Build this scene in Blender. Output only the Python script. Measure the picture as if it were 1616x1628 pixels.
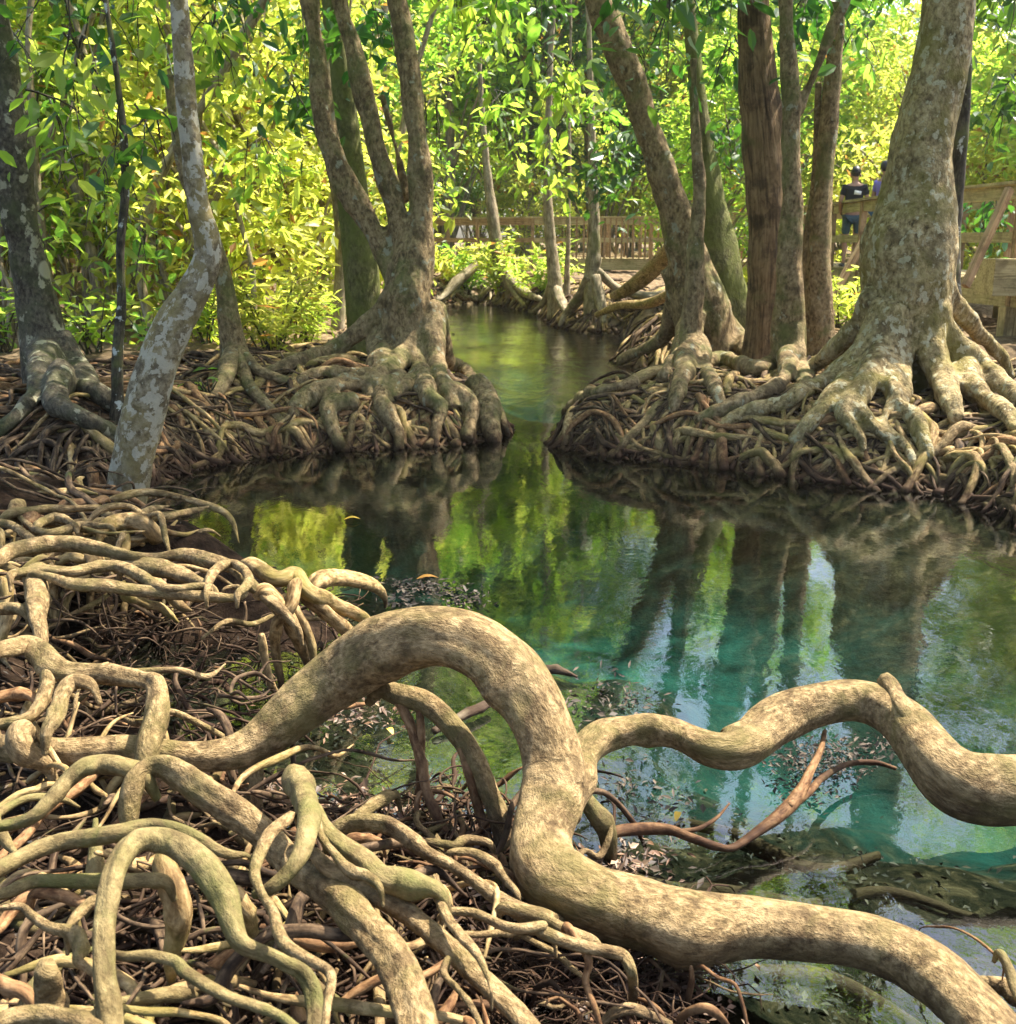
import bpy, math, random, bmesh
import numpy as np
from mathutils import Vector
R = math.radians
scene = bpy.context.scene
for o in list(bpy.data.objects):
    bpy.data.objects.remove(o, do_unlink=True)

# ------------------------------------------------------------------ camera, sky, sun, exposure
CAMZ, PITCH, FPX, CX, CY = 1.6, R(13.9), 1733.0, 808.0, 814.0
cd = bpy.data.cameras.new('camera'); cam = bpy.data.objects.new('camera', cd)
scene.collection.objects.link(cam); scene.camera = cam
cam.location = (0, 0, CAMZ); cam.rotation_euler = (R(90) - PITCH, 0, 0)
cd.sensor_fit = 'HORIZONTAL'; cd.sensor_width = 36; cd.lens = 36 * FPX / 1616
cd.clip_start = 0.05; cd.clip_end = 2000
cd.dof.use_dof = True; cd.dof.focus_distance = 3.6; cd.dof.aperture_fstop = 9.0
SUN_EL, SUN_AZ = R(59), R(64)          # azimuth measured clockwise from +Y (straight ahead)
w = bpy.data.worlds.new('World'); scene.world = w; w.use_nodes = True
nt = w.node_tree; bg = nt.nodes['Background']
sky = nt.nodes.new('ShaderNodeTexSky'); sky.sky_type = 'NISHITA'; sky.sun_disc = False
sky.sun_elevation = SUN_EL; sky.sun_rotation = SUN_AZ
sky.air_density = 1.0; sky.dust_density = 3.0; sky.ozone_density = 1.0
nt.links.new(sky.outputs[0], bg.inputs[0]); bg.inputs[1].default_value = 0.135
sl = bpy.data.lights.new('sun', 'SUN'); sun = bpy.data.objects.new('sun', sl)
scene.collection.objects.link(sun)
sl.energy = 5.0; sl.angle = R(0.6); sl.color = (1.0, 0.94, 0.82)
sd = Vector((math.sin(SUN_AZ) * math.cos(SUN_EL), math.cos(SUN_AZ) * math.cos(SUN_EL), math.sin(SUN_EL)))
sun.rotation_euler = sd.to_track_quat('Z', 'Y').to_euler()
sun.location = (10, 10, 40)
vs = scene.view_settings
vs.view_transform = 'Standard'; vs.look = 'None'; vs.exposure = 1.74; vs.gamma = 1.0
scene.cycles.max_bounces = 8; scene.cycles.diffuse_bounces = 4; scene.cycles.transparent_max_bounces = 12
scene.cycles.transmission_bounces = 6; scene.cycles.caustics_reflective = False; scene.cycles.caustics_refractive = False
scene.cycles.use_denoising = True
scene.cycles.sample_clamp_indirect = 6.0

# ------------------------------------------------------------------ pixel -> place helpers
CT, ST = math.cos(PITCH), math.sin(PITCH)
def ray(px, py):
    dx = (px - CX) / FPX; dy = (CY - py) / FPX
    return np.array((dx, CT + dy * ST, -ST + dy * CT))
def PY(px, py, Y):
    d = ray(px, py); s = Y / d[1]
    return np.array((0, 0, CAMZ)) + d * s, s / FPX          # point, metres per pixel
def PZ(px, py, z):
    d = ray(px, py); s = (z - CAMZ) / d[2]
    return np.array((0, 0, CAMZ)) + d * s, s / FPX

# ------------------------------------------------------------------ mesh helpers
col = scene.collection
class MB:
    def __init__(s): s.v = []; s.q = []; s.t = []; s.g = []; s.n = 0
    def add(s, v, quads=None, tris=None, g=None):
        v = np.asarray(v, float)
        if quads is not None and len(quads): s.q.append(np.asarray(quads) + s.n)
        if tris is not None and len(tris): s.t.append(np.asarray(tris) + s.n)
        s.v.append(v); s.g.append(v if g is None else g); s.n += len(v)
    def mesh(s, name, mat=None, smooth=True):
        me = bpy.data.meshes.new(name)
        if not s.v: return me
        v = np.concatenate(s.v).astype(np.float32); g = np.concatenate(s.g).astype(np.float32)
        q = np.concatenate(s.q) if s.q else np.zeros((0, 4), int)
        t = np.concatenate(s.t) if s.t else np.zeros((0, 3), int)
        me.vertices.add(len(v)); me.vertices.foreach_set('co', v.ravel())
        me.loops.add(q.size + t.size); me.polygons.add(len(q) + len(t))
        me.loops.foreach_set('vertex_index', np.concatenate([q.ravel(), t.ravel()]).astype(np.int32))
        ls = np.concatenate([np.arange(len(q)) * 4, q.size + np.arange(len(t)) * 3]).astype(np.int32)
        me.polygons.foreach_set('loop_start', ls)
        me.polygons.foreach_set('use_smooth', np.full(len(ls), smooth))
        at = me.attributes.new('gc', 'FLOAT_VECTOR', 'POINT'); at.data.foreach_set('vector', g.ravel())
        if mat: me.materials.append(mat)
        me.update(calc_edges=True); me.validate()
        return me
    def build(s, name, mat=None, parent=None, smooth=True):
        o = bpy.data.objects.new(name, s.mesh(name, mat, smooth)); col.objects.link(o)
        if parent is not None:
            o.parent = parent
            o.location = -parent.location if parent.type == 'EMPTY' and parent.rotation_euler.z == 0 else (0, 0, 0)
        return o
def tag(o, label=None, cat=None, group=None, kind=None):
    if label: o['label'] = label
    if cat: o['category'] = cat
    if group: o['group'] = group
    if kind: o['kind'] = kind
    return o
def empty(name, loc, label=None, cat=None, group=None, rz=0):
    o = bpy.data.objects.new(name, None); col.objects.link(o); o.location = loc; o.rotation_euler.z = rz
    o.empty_display_size = .2
    return tag(o, label, cat, group)
def copy_thing(root, loc, rz, sc=1.0):
    r = root.copy(); col.objects.link(r); r.location = loc; r.rotation_euler.z = rz; r.scale = (sc, sc, sc)
    for ch in list(root.children):
        c = ch.copy(); col.objects.link(c); c.parent = r
    return r

class Wob:                                   # smooth vector noise from sines
    def __init__(s, seed, freq, octs=2):
        r = np.random.RandomState(seed); K = []; A = []
        for o in range(octs):
            for i in range(5):
                d = r.normal(size=3); d /= np.linalg.norm(d); K.append(d * freq * (2 ** o) * r.uniform(.7, 1.4)); A.append(.5 ** o)
        s.k = np.array(K).T; s.p = r.uniform(0, 6.28, len(K)); s.a = np.array(A) / 2.2
    def __call__(s, p): return (np.sin(p @ s.k + s.p) * s.a).sum(-1)

def spline(P, Rr, step):
    P = np.asarray(P, float); Rr = np.asarray(Rr, float)
    if len(P) == 2:
        P = np.array([P[0], (P[0] + P[1]) / 2, P[1]]); Rr = np.array([Rr[0], Rr.mean(), Rr[1]])
    E = np.vstack([2 * P[0] - P[1], P, 2 * P[-1] - P[-2]]); ER = np.concatenate([[Rr[0]], Rr, [Rr[-1]]])
    out = []; ro = []
    for i in range(1, len(E) - 2):
        n = max(1, int(round(np.linalg.norm(E[i + 1] - E[i]) / step)))
        t = np.linspace(0, 1, n, endpoint=False)[:, None]
        p0, p1, p2, p3 = E[i - 1], E[i], E[i + 1], E[i + 2]
        out.append(.5 * (2 * p1 + (p2 - p0) * t + (2 * p0 - 5 * p1 + 4 * p2 - p3) * t ** 2 + (3 * p1 - p0 - 3 * p2 + p3) * t ** 3))
        r0, r1, r2, r3 = ER[i - 1], ER[i], ER[i + 1], ER[i + 2]; tt = t[:, 0]
        ro.append(.5 * (2 * r1 + (r2 - r0) * tt + (2 * r0 - 5 * r1 + 4 * r2 - r3) * tt ** 2 + (3 * r1 - r0 - 3 * r2 + r3) * tt ** 3))
    out.append(E[-2][None]); ro.append([ER[-2]])
    return np.vstack(out), np.maximum(np.concatenate(ro), .0008)

_seed = [0]
def tube(mb, P, Rr, step=None, sides=10, lump=.12, ridge=.10, fine=0.0, seed=None, flat=1.0, wig=0.0, cap0=True, cap1=True, lobes=None, knots=0):
    """organic limb: spline, uneven girth, ridges running along it"""
    _seed[0] += 1; seed = _seed[0] if seed is None else seed
    rs = np.random.RandomState(seed)
    rm = float(np.mean(Rr))
    if step is None: step = max(rm * 1.1, .012)
    C, r = spline(P, Rr, step); n = len(C)
    if n < 3: return
    if fine and n > 8:
        for _k in range(int(min(14, 2.2 * rm / step))):
            C[1:-1] = .5 * C[1:-1] + .25 * (C[:-2] + C[2:]); r[1:-1] = .5 * r[1:-1] + .25 * (r[:-2] + r[2:])
    L = np.concatenate([[0], np.cumsum(np.linalg.norm(np.diff(C, axis=0), axis=1))])
    if wig:
        for ax in range(3):
            ph = rs.uniform(0, 6.28, 2)
            C[:, ax] += wig * (np.sin(L / (rm * 9) + ph[0]) + .5 * np.sin(L / (rm * 4.1) + ph[1])) * np.minimum(1, L / (rm * 6 + 1e-6))
    T = np.gradient(C, axis=0); T /= np.linalg.norm(T, axis=1)[:, None] + 1e-9
    N = np.zeros((n, 3)); a = np.array((0, 0, 1.)) if abs(T[0][2]) < .9 else np.array((0, 1., 0))
    N[0] = np.cross(T[0], a); N[0] /= np.linalg.norm(N[0])
    for i in range(1, n):
        v = N[i - 1] - T[i] * np.dot(N[i - 1], T[i]); N[i] = v / (np.linalg.norm(v) + 1e-9)
    B = np.cross(T, N)
    A = np.linspace(0, 2 * np.pi, sides, endpoint=False)
    ca, sa = np.cos(A), np.sin(A)
    gc = np.stack([np.outer(r, ca), np.outer(r, sa), np.repeat(L[:, None], sides, 1)], -1)
    q = np.stack([np.broadcast_to(ca, (n, sides)) * 1.0, np.broadcast_to(sa, (n, sides)) * 1.0, np.repeat((L / (rm * 7))[:, None], sides, 1)], -1)
    m = 1 + lump * Wob(seed, 1.3, 2)(q) 
    ph = rs.uniform(0, 6.28, 3); tw = rs.uniform(-.6, .6) / (rm * 8)
    AA = A[None] + (L * tw)[:, None]
    m = m + ridge * (.5 * np.cos(2 * AA + ph[0]) + .35 * np.cos(3 * AA + ph[1] + L[:, None] / (rm * 11)) + .25 * np.cos(5 * AA + ph[2]))
    if fine or knots:
        for _k in range(knots or 3):
            l0 = rs.uniform(.05, .95) * L[-1]; a0 = rs.uniform(0, 6.28); am = rs.uniform(.10, .30); wd = rm * rs.uniform(.7, 1.8)
            m = m + am * np.exp(-((L[:, None] - l0) / wd) ** 2 - (1 - np.cos(A[None] - a0)) * rs.uniform(.8, 3))
    if fine:
        q2 = gc.copy(); q2[..., 2] *= .5
        m = m + fine * Wob(seed + 9, 3.2 / rm, 3)(q2)
    if lobes is not None: m = m * lobes(AA, L)
    rr = r[:, None] * m
    V = C[:, None] + rr[..., None] * (ca[None, :, None] * N[:, None] + flat * sa[None, :, None] * B[:, None])
    off = rs.uniform(-20, 20, 3)
    gg = gc + off
    i = np.arange(n - 1)[:, None] * sides; j = np.arange(sides)[None]; j2 = (j + 1) % sides
    Q = np.stack([i + j, i + j2, i + sides + j2, i + sides + j], -1).reshape(-1, 4)
    V = V.reshape(-1, 3); gg = gg.reshape(-1, 3); tr = []
    ex = []; eg = []
    if cap0:
        ex.append(C[0] - T[0] * r[0] * .45); eg.append(gg[0]); k = len(V) + len(ex) - 1
        tr += [(k, (x + 1) % sides, x) for x in range(sides)]
    if cap1:
        ex.append(C[-1] + T[-1] * r[-1] * .45); eg.append(gg[-1]); k = len(V) + len(ex) - 1; b = (n - 1) * sides
        tr += [(k, b + x, b + (x + 1) % sides) for x in range(sides)]
    if ex: V = np.vstack([V, ex]); gg = np.vstack([gg, eg])
    mb.add(V, Q, tr, gg)

def box(mb, p0, p1, w, h, up=(0, 0, 1)):
    """beam from p0 to p1, width w, height h"""
    p0 = np.asarray(p0, float); p1 = np.asarray(p1, float); d = p1 - p0; L = np.linalg.norm(d); d /= L
    up = np.asarray(up, float)
    if abs(np.dot(d, up)) > .95: up = np.array((0, 1., 0))
    s = np.cross(d, up); s /= np.linalg.norm(s); u = np.cross(s, d)
    V = []; G = []
    for a, l in ((p0, 0), (p1, L)):
        for x, y in ((-1, -1), (1, -1), (1, 1), (-1, 1)):
            V.append(a + s * x * w / 2 + u * y * h / 2); G.append((x * w / 2 + p0[0], y * h / 2, l))
    mb.add(V, [(0, 3, 2, 1), (4, 5, 6, 7), (0, 1, 5, 4), (1, 2, 6, 5), (2, 3, 7, 6), (3, 0, 4, 7)], None, np.array(G, float))

def leaves(mb, C, size, rs, droop=.5, kind='rh', wide=.42):
    """leaf-sized faces at centres C"""
    n = len(C); C = np.asarray(C, float)
    d = rs.normal(size=(n, 3)); d[:, 2] = d[:, 2] * .5 - droop; d /= np.linalg.norm(d, axis=1)[:, None]
    up = rs.normal(size=(n, 3)) * .55 + np.array((0, 0, 1.0))
    s = np.cross(d, up); s /= np.linalg.norm(s, axis=1)[:, None] + 1e-9
    u = np.cross(s, d)
    L = (size * rs.uniform(.45, 1.45, n))[:, None]; W = L * wide
    if kind == 'rh':
        V = np.stack([C, C + d * L * .5 + s * W * .5 + u * L * .06, C + d * L - u * L * .08, C + d * L * .5 - s * W * .5 + u * L * .06], 1)
        b = np.arange(n)[:, None] * 4
        mb.add(V.reshape(-1, 3), None, np.concatenate([b + [0, 1, 2], b + [0, 2, 3]]))
    else:
        V = np.stack([C, C + d * L * .25 + s * W * .42 + u * L * .05, C + d * L * .6 + s * W * .5 + u * L * .03, C + d * L - u * L * .1,
                      C + d * L * .6 - s * W * .5 + u * L * .03, C + d * L * .25 - s * W * .42 + u * L * .05, C + d * L * .45 - u * L * .02], 1)
        b = np.arange(n)[:, None] * 7
        mb.add(V.reshape(-1, 3), None, np.concatenate([b + [0, 1, 6], b + [1, 2, 6], b + [2, 3, 6], b + [3, 4, 6], b + [4, 5, 6], b + [5, 0, 6]]))

# ------------------------------------------------------------------ materials
def nmat(name):
    m = bpy.data.materials.new(name); m.use_nodes = True
    nt = m.node_tree; nt.nodes.clear(); out = nt.nodes.new('ShaderNodeOutputMaterial')
    return m, nt, out
def N(nt, typ, **kw):
    n = nt.nodes.new(typ)
    for k, v in kw.items():
        if k.startswith('_'): setattr(n, k[1:], v)
        else: n.inputs[k].default_value = v
    return n
def noise(nt, vec, scale, detail=4, rough=.55, dist=0):
    n = N(nt, 'ShaderNodeTexNoise', Scale=scale, Detail=detail, Roughness=rough, Distortion=dist)
    nt.links.new(vec, n.inputs['Vector']); return n.outputs['Fac']
def ramp(nt, fac, stops):
    r = nt.nodes.new('ShaderNodeValToRGB'); nt.links.new(fac, r.inputs[0]); e = r.color_ramp.elements
    while len(e) < len(stops): e.new(.5)
    for el, (p, c) in zip(e, stops):
        el.position = p; el.color = (*c, 1) if len(c) == 3 else c
    return r.outputs[0]
def mix(nt, f, a, b, blend='MIX'):
    m = nt.nodes.new('ShaderNodeMix'); m.data_type = 'RGBA'; m.blend_type = blend
    for s, v in ((m.inputs[0], f), (m.inputs[6], a), (m.inputs[7], b)):
        if isinstance(v, (int, float)): s.default_value = v
        elif isinstance(v, tuple): s.default_value = (*v, 1)
        else: nt.links.new(v, s)
    return m.outputs[2]
def mapr(nt, v, a, b, c=0., d=1.):
    m = N(nt, 'ShaderNodeMapRange'); nt.links.new(v, m.inputs[0])
    for i, x in enumerate((a, b, c, d)): m.inputs[i + 1].default_value = x
    return m.outputs[0]
def vscale(nt, vec, s):
    m = N(nt, 'ShaderNodeVectorMath', _operation='MULTIPLY'); nt.links.new(vec, m.inputs[0]); m.inputs[1].default_value = s
    return m.outputs[0]

def bark(name, dark, mid, light, moss=(.10, .11, .03), mossamt=.3, lichen=0.0, lichcol=(.5, .52, .45), grain=(1, 1, .22), gs=60, bump=.5, bd=.006, spots=0, rings=0., big=2.0, rough=.75, wet=True, cont=1.0, ls=9):
    m, nt, out = nmat(name)
    at = N(nt, 'ShaderNodeAttribute', _attribute_name='gc').outputs['Vector']
    g = vscale(nt, at, grain)
    f1 = noise(nt, g, gs, 6, .65, .3); f2 = noise(nt, at, big * 3, 4, .6); f3 = noise(nt, g, gs * 3.3, 3, .6)
    base = ramp(nt, f1, [(.48 - .14 / cont, dark), (.48, mid), (.48 + .16 / cont, light)])
    base = mix(nt, mapr(nt, f2, .48, .7, 0, .55), base, light)
    pat = noise(nt, at, big * 5.1, 5, .6)
    base = mix(nt, mapr(nt, pat, .36, .5, .7, 0), base, dark)
    base = mix(nt, mapr(nt, noise(nt, vscale(nt, at, (1, 1, .8)), big * 14, 5, .65, 1.2), .38, .47, .45, 0), base, dark)
    mo = noise(nt, at, big * 2.1, 5, .65, .5)
    base = mix(nt, mapr(nt, mo, .62 - mossamt * .3, .74 - mossamt * .2, 0, .7), base, moss)
    if lichen:
        li = noise(nt, vscale(nt, at, (1, 1, .8)), ls, 6, .62, .2)
        lf = mapr(nt, li, .66 - lichen * .3, .69 - lichen * .3)
        base = mix(nt, lf, base, mix(nt, noise(nt, at, 40, 4), tuple(c * .6 for c in lichcol), lichcol))
    if spots:
        vo = N(nt, 'ShaderNodeTexVoronoi', Scale=spots); nt.links.new(at, vo.inputs['Vector'])
        base = mix(nt, mapr(nt, vo.outputs['Distance'], .16, .2, .85, 0), base, lichcol)
    if wet:                                         # wood that stands in the water is stained near it
        geo = N(nt, 'ShaderNodeNewGeometry'); sx = N(nt, 'ShaderNodeSeparateXYZ'); nt.links.new(geo.outputs['Position'], sx.inputs[0])
        nz = N(nt, 'ShaderNodeMath', _operation='MULTIPLY_ADD'); nt.links.new(noise(nt, geo.outputs['Position'], 9, 3), nz.inputs[0]); nz.inputs[1].default_value = -.22
        nt.links.new(sx.outputs[2], nz.inputs[2])
        base = mix(nt, mapr(nt, nz.outputs[0], -.08, .07, .88, 0), base, (.03, .014, .008))
    b = N(nt, 'ShaderNodeBsdfPrincipled', Roughness=rough); b.inputs['Specular IOR Level'].default_value = .14
    nt.links.new(base, b.inputs['Base Color'])
    ht = N(nt, 'ShaderNodeMath', _operation='MULTIPLY_ADD'); nt.links.new(f3, ht.inputs[0]); ht.inputs[1].default_value = .4; nt.links.new(f1, ht.inputs[2])
    hh = ht.outputs[0]
    if rings:
        wv = N(nt, 'ShaderNodeTexWave', Scale=rings, Distortion=3.0, Detail=3); wv.bands_direction = 'Z'; nt.links.new(at, wv.inputs['Vector'])
        h2 = N(nt, 'ShaderNodeMath', _operation='MULTIPLY_ADD'); nt.links.new(wv.outputs['Fac'], h2.inputs[0]); h2.inputs[1].default_value = .35; nt.links.new(hh, h2.inputs[2]); hh = h2.outputs[0]
    bp = N(nt, 'ShaderNodeBump', Strength=bump, Distance=bd); nt.links.new(hh, bp.inputs['Height'])
    nt.links.new(bp.outputs[0], b.inputs['Normal']); nt.links.new(b.outputs[0], out.inputs[0])
    return m

def leafmat(name, cols, trans, dead=(.25, .12, .03), deadamt=.02, tr=.55):
    m, nt, out = nmat(name)
    geo = N(nt, 'ShaderNodeNewGeometry'); oi = N(nt, 'ShaderNodeObjectInfo')
    ri = geo.outputs['Random Per Island']
    base = ramp(nt, ri, [(0, cols[0]), (.5, cols[1]), (1, cols[2])])
    tc = ramp(nt, ri, [(0, trans[0]), (.5, trans[1]), (1, trans[2])])
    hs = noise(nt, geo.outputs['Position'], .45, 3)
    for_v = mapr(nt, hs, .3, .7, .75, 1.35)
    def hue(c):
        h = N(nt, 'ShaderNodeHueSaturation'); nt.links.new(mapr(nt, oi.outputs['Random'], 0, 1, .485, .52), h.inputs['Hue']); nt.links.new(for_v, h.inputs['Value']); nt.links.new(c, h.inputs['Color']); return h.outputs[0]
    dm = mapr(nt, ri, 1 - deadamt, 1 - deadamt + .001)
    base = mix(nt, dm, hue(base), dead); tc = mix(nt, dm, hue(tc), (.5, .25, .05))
    d = N(nt, 'ShaderNodeBsdfPrincipled', Roughness=.42); nt.links.new(base, d.inputs['Base Color']); d.inputs['Specular IOR Level'].default_value = .45
    t = N(nt, 'ShaderNodeBsdfTranslucent'); nt.links.new(tc, t.inputs[0])
    ms = N(nt, 'ShaderNodeMixShader', Fac=tr); nt.links.new(d.outputs[0], ms.inputs[1]); nt.links.new(t.outputs[0], ms.inputs[2])
    nt.links.new(ms.outputs[0], out.inputs[0]); return m

M = {}
M['root'] = bark('tan_root', (.06, .036, .016), (.21, .140, .063), (.40, .285, .142), moss=(.12, .10, .032), mossamt=.5, grain=(1, 1, .6), gs=70, bump=1.0, bd=.011, big=2.6, rings=5, cont=.8)
M['rootred'] = bark('reddish_root', (.06, .026, .011), (.19, .098, .042), (.32, .19, .09), mossamt=.0, grain=(1, 1, .35), gs=90, bump=.6, bd=.003, big=3, rings=9)
M['rootfine_shaded'] = bark('shaded_fine_root', (.008, .005, .003), (.05, .029, .016), (.19, .125, .07), mossamt=.1, gs=50, bump=.3, bd=.002, big=3)  # thin roots darkened: the shade of the hollows is put into their colour
M['moss'] = bark('mossy_root', (.07, .048, .02), (.165, .12, .05), (.27, .21, .095), moss=(.095, .10, .026), mossamt=.5, grain=(1, 1, .6), gs=75, bump=.9, bd=.006, big=3, rings=5, cont=.6)
M['bankroot'] = bark('bank_root', (.055, .03, .012), (.26, .165, .068), (.47, .335, .16), moss=(.15, .125, .03), mossamt=.5, grain=(1, 1, .4), gs=60, bump=.8, bd=.006, big=1.6)
M['bigbark'] = bark('big_trunk_bark', (.07, .048, .02), (.29, .21, .095), (.45, .35, .18), moss=(.17, .145, .03), mossamt=.5, lichen=.32, ls=14, lichcol=(.5, .44, .27), grain=(1, 1, .7), gs=30, bump=1.0, bd=.03, big=1.1)
M['bark'] = bark('grey_brown_bark', (.055, .037, .018), (.20, .135, .065), (.33, .245, .13), mossamt=.45, lichen=.15, lichcol=(.32, .30, .2), grain=(1, 1, .6), gs=36, bump=1.0, bd=.02, big=1.4)
M['lichen'] = bark('lichen_bark', (.02, .016, .01), (.07, .055, .035), (.14, .12, .08), moss=(.07, .075, .03), mossamt=.5, lichen=.26, lichcol=(.34, .31, .2), grain=(1, 1, .7), gs=38, bump=.9, bd=.014, big=1.5, spots=2.6)
M['pale'] = bark('pale_lichen_bark', (.05, .036, .02), (.16, .125, .07), (.29, .245, .155), moss=(.2, .155, .055), mossamt=.6, lichen=.46, ls=15, lichcol=(.42, .38, .27), grain=(1, 1, .9), gs=34, bump=.7, bd=.008, big=1.8)
M['fibre'] = bark('fibrous_brown_bark', (.03, .018, .009), (.17, .105, .05), (.31, .205, .105), mossamt=.0, grain=(1, 1, .08), gs=40, bump=1.0, bd=.04, big=.8)
M['mossbark'] = bark('mossy_bark', (.03, .027, .012), (.10, .09, .035), (.18, .165, .075), moss=(.11, .125, .025), mossamt=.9, grain=(1, 1, .5), gs=30, bump=.9, bd=.018, big=1.2)
M['darkbark'] = bark('dark_stem_bark', (.014, .012, .008), (.04, .032, .02), (.10, .085, .055), mossamt=.4, lichen=.15, gs=50, bump=.5, bd=.005)
M['farbark'] = bark('far_pale_bark', (.09, .07, .04), (.23, .18, .11), (.37, .31, .21), mossamt=.2, gs=24, bump=.7, bd=.015, big=1)
M['wood'] = bark('weathered_planks', (.17, .13, .065), (.38, .30, .15), (.5, .41, .23), moss=(.2, .19, .07), mossamt=.35, grain=(1, 1, .05), gs=40, bump=.4, bd=.004, big=.8, wet=False)
M['woodred'] = bark('reddish_planks', (.12, .07, .036), (.28, .18, .09), (.40, .27, .15), mossamt=.0, grain=(1, 1, .05), gs=40, bump=.4, bd=.004, big=.8, wet=False)
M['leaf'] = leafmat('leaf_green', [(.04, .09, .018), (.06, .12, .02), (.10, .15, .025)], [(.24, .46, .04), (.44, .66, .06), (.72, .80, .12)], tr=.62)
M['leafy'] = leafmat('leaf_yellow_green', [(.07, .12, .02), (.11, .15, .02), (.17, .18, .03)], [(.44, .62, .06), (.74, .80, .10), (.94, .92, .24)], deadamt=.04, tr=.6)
M['leafd'] = leafmat('leaf_dark_shaded', [(.02, .06, .018), (.03, .08, .02), (.05, .10, .022)], [(.05, .15, .014), (.10, .26, .02), (.22, .42, .04)], deadamt=.01, tr=.35)  # dark greens; the shade on hanging sprays is put into these colours
def flat(name, c, rough=.8):
    m, nt, out = nmat(name); b = N(nt, 'ShaderNodeBsdfPrincipled', Roughness=rough)
    g = N(nt, 'ShaderNodeNewGeometry'); nt.links.new(mix(nt, noise(nt, g.outputs['Position'], 25, 4), tuple(x * .75 for x in c), tuple(min(1, x * 1.25) for x in c)), b.inputs['Base Color'])
    nt.links.new(b.outputs[0], out.inputs[0]); return m
def litter(name, cols, rough=.6):
    m, nt, out = nmat(name); b = N(nt, 'ShaderNodeBsdfPrincipled', Roughness=rough)
    g = N(nt, 'ShaderNodeNewGeometry'); k = len(cols)
    nt.links.new(ramp(nt, g.outputs['Random Per Island'], [(i / (k - 1), c) for i, c in enumerate(cols)]), b.inputs['Base Color'])
    nt.links.new(b.outputs[0], out.inputs[0]); return m
M['stone'] = flat('silted_stone', (.035, .03, .02), .9)
M['litter'] = litter('dead_leaves', [(.02, .011, .006), (.08, .04, .02), (.2, .105, .055), (.04, .02, .01), (.3, .2, .12), (.03, .015, .008), (.13, .065, .03)])
M['litterdark'] = litter('wet_and_shaded_leaves', [(.012, .01, .008), (.04, .026, .016), (.10, .07, .045), (.02, .015, .01), (.07, .055, .04)], .75)
M['orange'] = litter('orange_leaf', [(.55, .22, .03), (.6, .3, .06)]); M['yellow'] = litter('yellow_leaf', [(.7, .45, .05), (.7, .4, .04)])

# ground / river bed
m, nt, out = nmat('mud_and_teal_sand'); geo = N(nt, 'ShaderNodeNewGeometry'); pos = geo.outputs['Position']
sx = N(nt, 'ShaderNodeSeparateXYZ'); nt.links.new(pos, sx.inputs[0])
mud = ramp(nt, noise(nt, pos, 14, 7, .7), [(.3, (.005, .003, .002)), (.5, (.018, .011, .007)), (.75, (.06, .038, .024))])
flo = ramp(nt, noise(nt, pos, 9, 8, .75), [(.3, (.05, .035, .02)), (.5, (.17, .12, .07)), (.72, (.34, .25, .16))])
land = mix(nt, mapr(nt, sx.outputs[1], 9.5, 13), mud, flo)
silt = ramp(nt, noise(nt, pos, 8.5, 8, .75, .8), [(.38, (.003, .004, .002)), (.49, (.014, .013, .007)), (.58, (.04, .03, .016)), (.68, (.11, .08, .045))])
teal_sand = ramp(nt, noise(nt, pos, 1.1, 6, .6, .4), [(.36, (.004, .022, .02)), (.47, (.010, .060, .053)), (.7, (.024, .130, .112))])  # bed colour carries the teal that deep water gives by absorbing light
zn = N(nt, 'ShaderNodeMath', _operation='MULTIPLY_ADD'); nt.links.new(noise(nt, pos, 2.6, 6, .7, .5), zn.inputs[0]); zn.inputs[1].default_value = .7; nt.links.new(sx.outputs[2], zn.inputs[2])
bed = mix(nt, mapr(nt, zn.outputs[0], .02, -.6), silt, teal_sand)
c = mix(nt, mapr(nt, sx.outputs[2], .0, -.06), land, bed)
b = N(nt, 'ShaderNodeBsdfPrincipled', Roughness=.9); b.inputs['Specular IOR Level'].default_value = .05; nt.links.new(c, b.inputs['Base Color'])
bp = N(nt, 'ShaderNodeBump', Strength=.8, Distance=.03); nt.links.new(noise(nt, pos, 22, 6, .7), bp.inputs['Height']); nt.links.new(bp.outputs[0], b.inputs['Normal'])
nt.links.new(b.outputs[0], out.inputs[0]); M['ground'] = m

# water: clear, faintly teal itself, the deep teal sits in the bed colour, moving surface
m, nt, out = nmat('clear_water'); geo = N(nt, 'ShaderNodeNewGeometry'); pos = geo.outputs['Position']
fr = N(nt, 'ShaderNodeFresnel', IOR=1.8); tr = N(nt, 'ShaderNodeBsdfTransparent'); tr.inputs[0].default_value = (.80, .95, .90, 1)
gl = N(nt, 'ShaderNodeBsdfGlossy', Roughness=.008); gl.inputs[0].default_value = (1, 1, 1, 1)
v1 = vscale(nt, pos, (1.0, .55, 1)); n1 = noise(nt, v1, 5.5, 3, .55, .4); n2 = noise(nt, vscale(nt, pos, (1, 1, 1)), 26, 3, .6, .5)
am = mapr(nt, noise(nt, pos, .55, 2), .35, .65, .35, 1.3)
sw = N(nt, 'ShaderNodeSeparateXYZ'); nt.links.new(pos, sw.inputs[0]); fl = mapr(nt, sw.outputs[1], 8.5, 13, 1, 7.5)      # the current runs livelier in the narrows
am_ = N(nt, 'ShaderNodeMath', _operation='MULTIPLY'); nt.links.new(am, am_.inputs[0]); nt.links.new(fl, am_.inputs[1]); am = am_.outputs[0]
s1 = N(nt, 'ShaderNodeMath', _operation='MULTIPLY_ADD'); nt.links.new(n2, s1.inputs[0]); s1.inputs[1].default_value = .16; nt.links.new(n1, s1.inputs[2])
s2 = N(nt, 'ShaderNodeMath', _operation='MULTIPLY'); nt.links.new(s1.outputs[0], s2.inputs[0]); nt.links.new(am, s2.inputs[1])
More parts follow.
